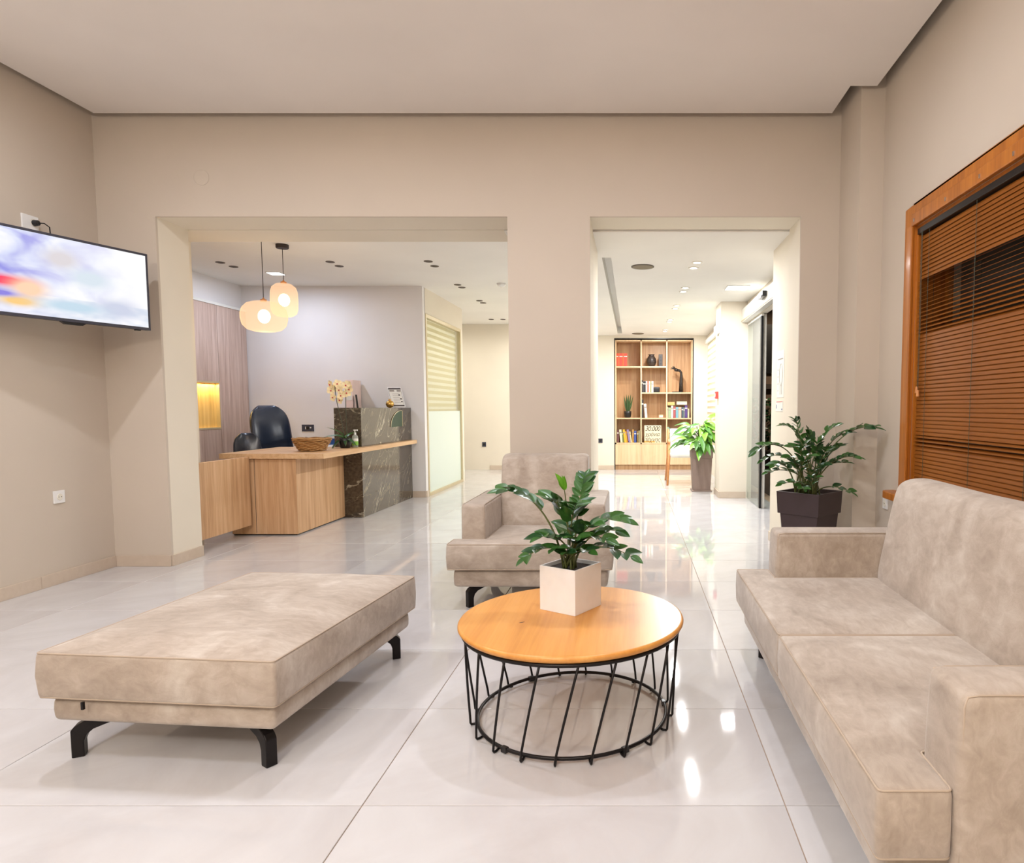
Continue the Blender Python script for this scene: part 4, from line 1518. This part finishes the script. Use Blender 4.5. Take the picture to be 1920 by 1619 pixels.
G().lathe([(.06, .615), (.065, .62), (.065, .639)], n=28).build('canopy', M['chrome'], t)
t = thing('smoke_detector', 'small white round smoke detector on the reception ceiling by the wall pier', 'smoke detector', (-1.589, 8.046, 2.58))
G().lathe([(.02, 0), (.035, .005), (.05, .02), (.055, .04)], n=28).build('body', M['white'], t, smooth=True)
G().lathe([(0, -.004), (.012, -.004), (.014, .001), (0, .001)], n=16).build('sensor', M['cream_plastic'], t)

# ------------------------------------------------------------------ bookcase in the far wall
def bz(py):
    return (887 - py) / 249.0 * 2.362


def bxx(px):
    return (px - 1187) * (YB + .05) / FPX


bc = thing('bookcase', 'built-in light oak bookcase with open compartments and doors below', 'bookcase', (.375, YB, 0))
X0, X1 = BX0 + .006, BX1 - .006
g = G()
for x0, x1, z0, z1 in ((BX0, X0 + .008, 0, BZ1), (X1 - .008, BX1, 0, BZ1), (X0, X1, BZ1 - .014, BZ1)):
    g.box(x0, x1, YB - .006, YB + .35, z0, z1)
wpart(g, 'black_surround', M['black'], bc)  # black surround framing the bookcase
cols_ = [bxx(1154.8), bxx(1202), bxx(1249.6), bxx(1296.2)]
th = .022
yF, yK = YB - .004, YB + .33
Zt, Zb = bz(640.5), bz(835)
wpart(G().box(X0 + .008, X1 - .008, yK, yK + .015, 0, Zt), 'back_panel', M['oak_book'], bc)
for i, x in enumerate(cols_):
    wpart(G().box(x - th / 2, x + th / 2, yF, yK, Zb, Zt), 'upright', M['oak_edge'], bc)
wpart(G().box(cols_[0], cols_[3], yF, yK, Zt - th, Zt), 'top_board', M['oak_edge'], bc)
SH = {0: [690, 787.5, 835], 1: [690, 739.3, 787.8, 835], 2: [739.3, 787.8, 835]}
for c_i, lst in SH.items():
    for py in lst:
        wpart(G().box(cols_[c_i] + th / 2, cols_[c_i + 1] - th / 2, yF, yK, bz(py) - th, bz(py)), 'shelf', M['oak_edge'], bc)
for i in range(3):
    wpart(G().box(cols_[i] + .002 - (th / 2 if i == 0 else 0), cols_[i + 1] - .002 + (th / 2 if i == 2 else 0), yF - .004, yF + .016, bz(877), bz(835.5) - th), 'door', M['oak_edge'], bc, bevel=.001)
wpart(G().box(X0 + .01, X1 - .01, yF + .03, yF + .05, 0, bz(877)), 'plinth', M['oak_book'], bc)

BK = {}


def book(px0, px1, ptop, shelf_py, col, label, lean=0.0, depth=.17, group='books in the bookcase', yoff=.03, flat=False, zoff=0.0):
    x0, x1 = bxx(px0), bxx(px1)
    zb_ = bz(shelf_py) + zoff
    h = bz(ptop) - bz(shelf_py) - zoff
    key = tuple(col)
    if key not in BK:
        BK[key] = plain('book_cover', rgb(*col), .5)
    t = thing('book', label, 'book', ((x0 + x1) / 2 + abs(math.sin(lean)) * h, yF + yoff, zb_), 0, group)
    wd = (x1 - x0) / 2
    g = G().box(-wd, wd, 0, .004, 0, h).box(-wd, -wd + .003, .004, depth, 0, h).box(wd - .003, wd, .004, depth, 0, h)
    g2 = G().box(-wd + .003, wd - .003, .004, depth - .006, .003, h - .003)
    g3 = G().box(-wd + .002, wd - .002, -.0006, 0, h * .72, h * .80)
    if lean:
        for gg in (g, g2, g3):
            ca, sa = math.cos(lean), math.sin(lean)
            gg.v = [((x * ca + z * sa), y, (-x * sa + z * ca)) for x, y, z in gg.v]
        mz = min(p_[2] for p_ in g.v)
        for gg in (g, g2, g3):
            gg.v = [(x, y, z - mz) for x, y, z in gg.v]
    g.build('cover', BK[key], t)
    g2.build('pages', M['paper'], t)
    g3.build('spine_print', M['ink_grey'] if sum(col) > 380 else M['cream_plastic'], t)
    return t


ordw = ['first', 'second', 'third', 'fourth', 'fifth', 'sixth', 'seventh', 'eighth', 'ninth', 'tenth']
for i in range(7):
    book(1156.2 + i * 2.85, 1156.2 + i * 2.85 + 2.7, 665.3, 690, [(222, 84, 62), (230, 104, 60), (216, 78, 70)][i % 3], '%s from the left of the matching red volumes on the top shelf' % ordw[i], group='matching red volumes on the top shelf')
lowL = [(1157, 1160.5, 811, (110, 70, 70), 0, 'dark maroon'), (1161, 1165, 810, (236, 222, 184), .10, 'leaning cream'), (1165.5, 1167.3, 813, (120, 130, 80), .12, 'thin olive'), (1167.8, 1171.3, 810, (232, 178, 44), .12, 'leaning yellow'),
        (1171.8, 1174.6, 813.5, (226, 150, 50), .12, 'leaning orange'), (1175, 1178.6, 810, (140, 122, 164), .16, 'leaning lilac'), (1179.6, 1182, 814, (226, 206, 160), .16, 'leaning pale tan'), (1185.6, 1188, 810, (218, 160, 78), 0, 'upright tan'),
        (1189, 1193, 812.5, (64, 84, 150), 0, 'upright blue'), (1194.5, 1196.6, 813, (150, 120, 60), 0, 'upright mustard'), (1197.2, 1200.2, 812, (160, 150, 110), 0, 'upright khaki')]
for a, b, c_, col, ln, nm in lowL:
    book(a, b, c_, 834.8, col, '%s book on the lower left shelf of the bookcase' % nm, -ln)
mid = [(1203.3, 1205.2, 715.5, (40, 38, 40), 'narrow black'), (1205.6, 1208, 718, (58, 56, 60), 'charcoal'), (1208.3, 1210.4, 718, (30, 30, 32), 'black'), (1210.7, 1213, 718, (238, 232, 226), 'white'), (1213.3, 1216.2, 718, (222, 110, 90), 'coral red'),
       (1216.6, 1219, 718, (228, 214, 190), 'cream'), (1219.3, 1221, 719, (150, 150, 90), 'thin olive'), (1221.3, 1225, 718, (214, 210, 206), 'pale grey')]
for a, b, c_, col, nm in mid:
    book(a, b, c_, 739.2, col, '%s book on the middle shelf beside the black cube' % nm)
book(1203.2, 1206.4, 752.5, 787.6, (44, 42, 46), 'tall black book alone at the left of the third shelf')
book(1207.2, 1211.6, 761, 787.6, (240, 236, 228), 'white book leaning on the tall black book', -.08)
rt = [(1251, 1252.6, 767, (200, 180, 160), 'thin beige'), (1253, 1257.6, 768, (160, 180, 140), 'sage green'), (1258, 1261.8, 764.5, (226, 214, 204), 'off-white'), (1262.2, 1266.4, 766, (170, 84, 88), 'dusty red'), (1266.8, 1271.6, 767, (118, 168, 184), 'light blue'),
      (1272, 1277, 767, (226, 176, 156), 'salmon pink'), (1277.4, 1280.6, 767, (70, 88, 100), 'slate'), (1281, 1283.4, 768, (120, 130, 130), 'grey'), (1283.8, 1288.4, 763.5, (84, 62, 126), 'purple'), (1289, 1292, 770, (206, 196, 160), 'straw coloured')]
for a, b, c_, col, nm in rt:
    book(a, b, c_, 787.6, col, '%s book standing on the right third shelf of the bookcase' % nm)
book(1251.5, 1264.5, 757.5, 763.4, (226, 178, 106), 'orange book lying flat on the standing books', zoff=0)
book(1268.5, 1287.5, 756.4, 762.4, (230, 216, 190), 'cream book lying flat on the standing books')
lr = [(1250.6, 1254, 805, (150, 180, 160), -.16, 'leaning pale green'), (1254.4, 1256.6, 807, (100, 150, 130), -.16, 'leaning sea green'), (1257.6, 1259.8, 810, (54, 50, 50), -.16, 'leaning black'), (1264.2, 1266.6, 811, (232, 226, 220), 0, 'white'),
      (1267, 1269.4, 811.5, (110, 84, 90), 0, 'brown'), (1269.8, 1273.4, 812, (238, 232, 226), 0, 'wide white'), (1273.8, 1277, 812, (190, 180, 170), 0, 'grey-beige')]
for a, b, c_, col, ln, nm in lr:
    book(a, b, c_, 834.8, col, '%s book on the lower right shelf behind the leafy planter' % nm, ln)
# display book with its title
db = thing('display_book', 'large cream art book facing out with dark italic Greek title', 'book', (bxx(1224), yF + .03, bz(834.8)))
db_h = bz(802) - bz(834.8)
db_w = (bxx(1240) - bxx(1208.3))
G().box(-db_w / 2, db_w / 2, 0, .03, 0, db_h).build('cover', plain('cream_cover', rgb(236, 222, 188), .5), db, bevel=.001)
G().box(-db_w / 2, db_w * .12, -.0008, 0, .004, .03).build('cover_band', plain('ochre_band', rgb(224, 172, 86), .5), db)
for i, txt in enumerate(('30.000', 'χρόνια', 'τέχνης')):
    cu = bpy.data.curves.new('title', 'FONT')
    cu.body = txt
    cu.size = .118
    cu.shear = .32
    cu.space_character = .92
    cu.align_x = 'CENTER'
    cu.extrude = .0004
    tmp = bpy.data.objects.new('title', cu)
    COL.objects.link(tmp)
    bpy.context.view_layer.update()
    dg = bpy.context.evaluated_depsgraph_get()
    me = bpy.data.meshes.new_from_object(tmp.evaluated_get(dg))
    bpy.data.objects.remove(tmp)
    me.materials.clear()
    wmx = max(v_.co.x for v_ in me.vertices) - min(v_.co.x for v_ in me.vertices)
    o = link('title_line', me, M['ink'], db, label='dark italic title lettering')
    sx = db_w * .90 / wmx
    o.scale = (sx, min(1.0, sx * 1.15), 1)
    o.rotation_euler = (math.pi / 2, 0, 0)
    o.location = (-.008, -.0015, db_h - .098 - .098 * i)

# ornaments on the shelves
va = thing('vase', 'round dark bronze vase on the top shelf of the bookcase', 'vase', (bxx(1221.5), yF + .15, bz(689.8)))
G().lathe([(.045, 0), (.075, .04), (.088, .095), (.080, .145), (.058, .185), (.045, .20), (.055, .215), (.058, .222), (.045, .222), (.035, .20)], n=32).build('body', plain('dark_bronze', rgb(64, 54, 50), .4, .3), va, smooth=True)
g = G()
for q in range(3):
    g.tube([(.089 * math.cos(a) * (1 - .04 * q), .089 * math.sin(a) * (1 - .04 * q), .075 + .03 * q) for a in [2 * math.pi * i / 32 for i in range(32)]], .003, 5, closed=True)
g.build('relief_band', M['black'], va, smooth=True)
bo_ = thing('decorative_block', 'upright dark carved block beside the round vase on the top shelf', 'ornament', (bxx(1238.5), yF + .12, bz(689.8)))
G().box(-.036, .036, -.03, .03, 0, .222).build('block', plain('dark_stone', rgb(66, 58, 56), .5), bo_, bevel=.006)
g = G()
for q in range(3):
    g.cyl((0, -.03, .05 + .06 * q), (0, -.034, .05 + .06 * q), .016, n=14)
g.build('carved_disc', M['black'], bo_)
cu_ = thing('black_cube', 'small black rounded cube beside the books on the middle shelf', 'ornament', (bxx(1231), yF + .12, bz(739.2)))
G().box(-.058, .058, -.05, .05, 0, .098).build('cube', M['black'], cu_, bevel=.016, seg=3, smooth=True, wn=True)
G().lathe([(.034, .098), (.034, .101), (.026, .101), (.026, .098)], n=24, caps=False).build('rim', M['plate_dark'], cu_)
sn = thing('snake_plant', 'small upright snake plant in a black pot in the bookcase', 'potted plant', (bxx(1176.8), yF + .14, bz(787.3)))
G().lathe([(.050, 0), (.062, .02), (.068, .08), (.068, .118), (.060, .118), (.058, .10), (0, .10)], n=28).build('pot', M['black'], sn, smooth=True)
smm = leaf_mesh('leaf', 1.0, .05, M['snake'], .5, 0.0, 8)
for q, (dx, dy, L) in enumerate(((-.16, 0, .31), (-.05, .05, .33), (.04, -.05, .32), (.13, .02, .33), (.24, 0, .30), (-.02, -.08, .27))):
    put_leaf(smm, sn, (dx * .12, dy * .12, .10), (dx, dy, 1), (0, -1, 0), L)
cb_ = thing('small_card', 'small tan block on the third shelf of the bookcase', 'card', (bxx(1239.5), yF + .10, bz(787.3)))
G().prism_axis([(-.03, 0), (.03, 0), (.03, .045), (-.02, .052)], -.038, .038, 'x').build('body', M['oak_edge'], cb_, bevel=.002)
G().box(-.03, .03, -.032, -.0305, .006, .03).build('face', M['paper'], cb_)
# hand sculpture
hd = thing('hand_sculpture', 'dark sculpture of a bent forearm and open hand on a thin base', 'sculpture', (bxx(1275), yF + .13, bz(739)))
dark = plain('dark_patina', rgb(46, 38, 34), .45, .3)
G().box(-.14, .045, -.05, .05, 0, .016).build('base', dark, hd, bevel=.003)
g = G()
g.tube([(.02, 0, .012), (.02, 0, .15), (.024, 0, .30), (.020, 0, .36), (-.005, 0, .395), (-.04, 0, .402), (-.075, 0, .41), (-.10, 0, .418)], [.040, .034, .026, .022, .022, .026, .030, .020], 12)
for q, (dy, tip) in enumerate(((-.018, (-.175, -.02, .425)), (-.006, (-.165, -.008, .452)), (.008, (-.135, .008, .475)), (.018, (-.105, .02, .47)))):
    s0 = Vector((-.085, dy, .418))
    tp = Vector(tip)
    g.tube([s0, s0.lerp(tp, .5) + Vector((0, 0, .008)), tp], [.011, .009, .005], 7)
g.tube([(-.045, -.02, .405), (-.075, -.035, .385), (-.10, -.04, .388)], [.011, .009, .005], 7)
g.build('arm_and_hand', dark, hd, smooth=True)

# ------------------------------------------------------------------ entrance side of the lobby
door = struct(G().box(1.412, 1.422, 7.33, 8.135, .012, 2.13), 'door_1', M['glass_door'], label='clear sliding glass entrance door leaf, slid open')
G().box(1.404, 1.428, 7.27, 7.33, .012, 2.13).build('edge_seal', M['black'], door)
G().box(1.432, 1.468, 7.30, 7.36, 0, 2.155).build('edge_profile', M['alu_white'], door)
G().box(1.404, 1.430, 7.26, 8.135, 2.13, 2.155).build('top_rail', M['alu_white'], door)
G().box(1.40, 1.434, 7.24, 7.31, .0, .012).build('floor_guide', M['chrome'], door)
G().box(1.44, 1.46, 5.92, 5.97, 0, 2.155).build('fixed_profile', M['alu_white'], door)
op = thing('door_operator', 'white housing of the automatic door above the glass entrance', 'door operator', (1.37, 6.9, 2.155))
wpart(G().box(1.33, 1.398, 5.56, 8.135, 2.165, 2.325), 'housing', M['alu_white'], op, bevel=.006)
wpart(G().box(1.322, 1.33, 5.56, 8.13, 2.175, 2.185), 'edge_line', M['alu'], op)
se = thing('door_sensor', 'small dark motion sensor on the automatic door housing', 'sensor', (1.30, 6.75, 2.24))
wpart(G().box(1.285, 1.3302, 6.62, 6.88, 2.235, 2.29), 'body', M['black'], se, bevel=.006)
wpart(G().box(1.280, 1.287, 6.65, 6.85, 2.225, 2.25), 'lens', M['grey_bezel'], se)
fa = thing('fire_alarm', 'small red fire alarm call point on the side of the entrance pillar', 'alarm', (1.075, 8.35, 1.24))
wpart(G().box(1.040, 1.075, 8.30, 8.40, 1.24, 1.33), 'box', M['red'], fa, bevel=.004)
wpart(G().box(1.036, 1.040, 8.325, 8.375, 1.265, 1.305), 'push_plate', M['white'], fa)
el = thing('emergency_light', 'white emergency light unit high on the entrance pillar side', 'emergency light', (1.075, 8.37, 2.05))
wpart(G().box(1.03, 1.075, 8.27, 8.47, 2.05, 2.15), 'body', M['white'], el, bevel=.008)
wpart(G().box(1.027, 1.031, 8.29, 8.33, 2.075, 2.10), 'indicator', M['red'], el)
pn = thing('wall_notice', 'white paper notice with a thin oval drawing on the door jamb', 'notice', (OR1 + .012, 5.22, 1.205))
wpart(G().box(OR1 + .010, OR1 + .012, 5.095, 5.345, 1.205, 1.575), 'sheet', M['paper'], pn)
g = G()
g.tube([(OR1 + .0095, 5.195 + .055 * math.cos(a), 1.385 + .085 * math.sin(a)) for a in [2 * math.pi * i / 28 for i in range(28)]], .0014, 5, closed=True)
for q in range(4):
    g.box(OR1 + .0088, OR1 + .010, 5.28, 5.32, 1.26 + .055 * q, 1.263 + .055 * q)
g.tube([(OR1 + .0095, 5.17, 1.30), (OR1 + .0095, 5.165, 1.23)], .0012, 5)
g.tube([(OR1 + .0095, 5.22, 1.30), (OR1 + .0095, 5.225, 1.23)], .0012, 5)
g.box(OR1 + .0088, OR1 + .010, 5.13, 5.31, 1.505, 1.512)
wpart(g, 'line_drawing', M['ink_grey'], pn)
pn2 = thing('small_notice', 'small white notice card below the larger one on the door jamb', 'notice', (OR1 + .012, 5.24, 1.115))
wpart(G().box(OR1 + .010, OR1 + .012, 5.12, 5.375, 1.095, 1.18), 'sheet', M['paper'], pn2)
wpart(G().box(OR1 + .0088, OR1 + .010, 5.13, 5.35, 1.170, 1.175), 'red_line', M['red'], pn2)
wpart(G().box(OR1 + .0088, OR1 + .010, 5.34, 5.355, 1.12, 1.15).box(OR1 + .0088, OR1 + .010, 5.135, 5.16, 1.108, 1.118), 'blue_mark', M['ink_blue'], pn2)

# tall planter with peace lily
tp_ = thing('tall_planter', 'peace lily in a tall tapered taupe planter by the entrance pillar', 'potted plant', (.925, 8.90, 0))
g = taper(G(), .115, .136, .012, .45)
g.build('planter_body', M['planter'], tp_, bevel=.004)
G().box(-.135, .135, -.135, .135, 0, .014).build('saucer', M['planter'], tp_, bevel=.003)
g = G()
vs_ = []
for a_, z_ in ((.142, .45), (.150, .575), (.138, .575), (.134, .54)):
    vs_ += [(-a_, -a_, z_), (a_, -a_, z_), (a_, a_, z_), (-a_, a_, z_)]
g.add(vs_, [(3, 2, 1, 0)] + [(r_ * 4 + a, r_ * 4 + (a + 1) % 4, r_ * 4 + 4 + (a + 1) % 4, r_ * 4 + 4 + a) for r_ in range(3) for a in range(4)] + [(12, 13, 14, 15)])
g.build('planter_collar', M['planter'], tp_, bevel=.003)
G().box(-.13, .13, -.13, .13, .543, .555).build('soil', M['soil'], tp_, label='dark potting soil')
LM = [leaf_mesh('leaf', 1.0, .22, M['lily_a'], .25, .55, 9), leaf_mesh('leaf', 1.0, .23, M['lily_b'], .2, .8, 9), leaf_mesh('leaf', 1.0, .2, M['lily_a'], .3, .9, 9)]
rng = random.Random(31)
for q in range(84):
    an = rng.uniform(0, 2 * math.pi)
    rad = rng.uniform(.02, .30) if math.cos(an) < .2 else rng.uniform(.02, .13)
    hh = rng.uniform(.62, .93) - .55 * max(0, rad - .12)
    tip = Vector((rad * math.cos(an), rad * math.sin(an) * .8, hh))
    b0 = Vector((rng.uniform(-.07, .07), rng.uniform(-.07, .07), .55))
    st = G().tube(bez(b0, b0 + Vector((0, 0, .1)), tip - Vector((rad * math.cos(an) * .3, 0, .02)), tip, 6), .003, 5).build('stem', M['stem'], tp_, smooth=True)
    dv = Vector((math.cos(an) + rng.uniform(-.3, .3), math.sin(an) * .7 - .2, rng.uniform(-.2, .6)))
    if math.cos(an) > .4:
        dv.x *= .3
    put_leaf(LM[rng.randrange(3)], st, tip, dv, (0, -.5, 1), rng.uniform(.15, .23))

# wooden chair with white seat
ch = thing('lounge_chair', 'wooden chair with white cushions in front of the bookcase', 'chair', (.80, 9.80, 0))
ch_w = .27
for s in (-1, 1):
    x = s * ch_w
    G().tube([(x * 1.12, -.33, 0), (x, -.10, .40), (x * .96, .02, .62)], [.015, .022, .018], 8).build('leg', M['chair_wood'], ch, smooth=True)
    G().tube([(x * 1.1, .36, 0), (x, .24, .38), (x * .95, .30, .80)], [.014, .02, .014], 8).build('leg', M['chair_wood'], ch, smooth=True)
    G().tube([(x * .96, -.02, .60), (x * .97, .12, .635), (x * .95, .28, .64)], .018, 8).build('armrest', M['chair_wood'], ch, smooth=True)
    G().cyl((x, -.11, .385), (x, .24, .375), .014).build('side_rail', M['chair_wood'], ch)
p_ = [(-.25, -.24), (.25, -.24), (.25, .24), (-.25, .24)]
link('seat_cushion', cushion(p_, .395, .475, .025, .015, 'seat_cushion', .08, 4, .002), M['white_fabric'], ch)
bk2 = G().prism_axis([(.20, .44), (.25, .43), (.335, .80), (.29, .81)], -.235, .235, 'x')
bk2.build('back_cushion', M['white_fabric'], ch, bevel=.018, seg=3, smooth=True, wn=True)
G().cyl((-.26, .305, .74), (.26, .305, .74), .014).build('back_rail', M['chair_wood'], ch)

# blind in the lobby side window
wn2 = struct(G().box(1.42, 1.43, 9.2, 11.7, .5, 2.25), 'window_2', M['glass'], label='side window behind a banded blind')
lb = thing('banded_blind', 'white banded roller blind on the side window beyond the pillar', 'blind', (1.33, 10.45, .45))
for q in range(18):
    z0 = .45 + q * .10
    wpart(G().box(1.322, 1.326, 9.15, 11.72, z0, z0 + .06), 'band', M['white_fabric'], lb)
    wpart(G().box(1.325, 1.327, 9.15, 11.72, z0 + .06, z0 + .10), 'sheer_band', cb, lb)
wpart(G().box(1.28, 1.334, 9.13, 11.74, 2.25, 2.32), 'cassette', M['white'], lb, bevel=.004)
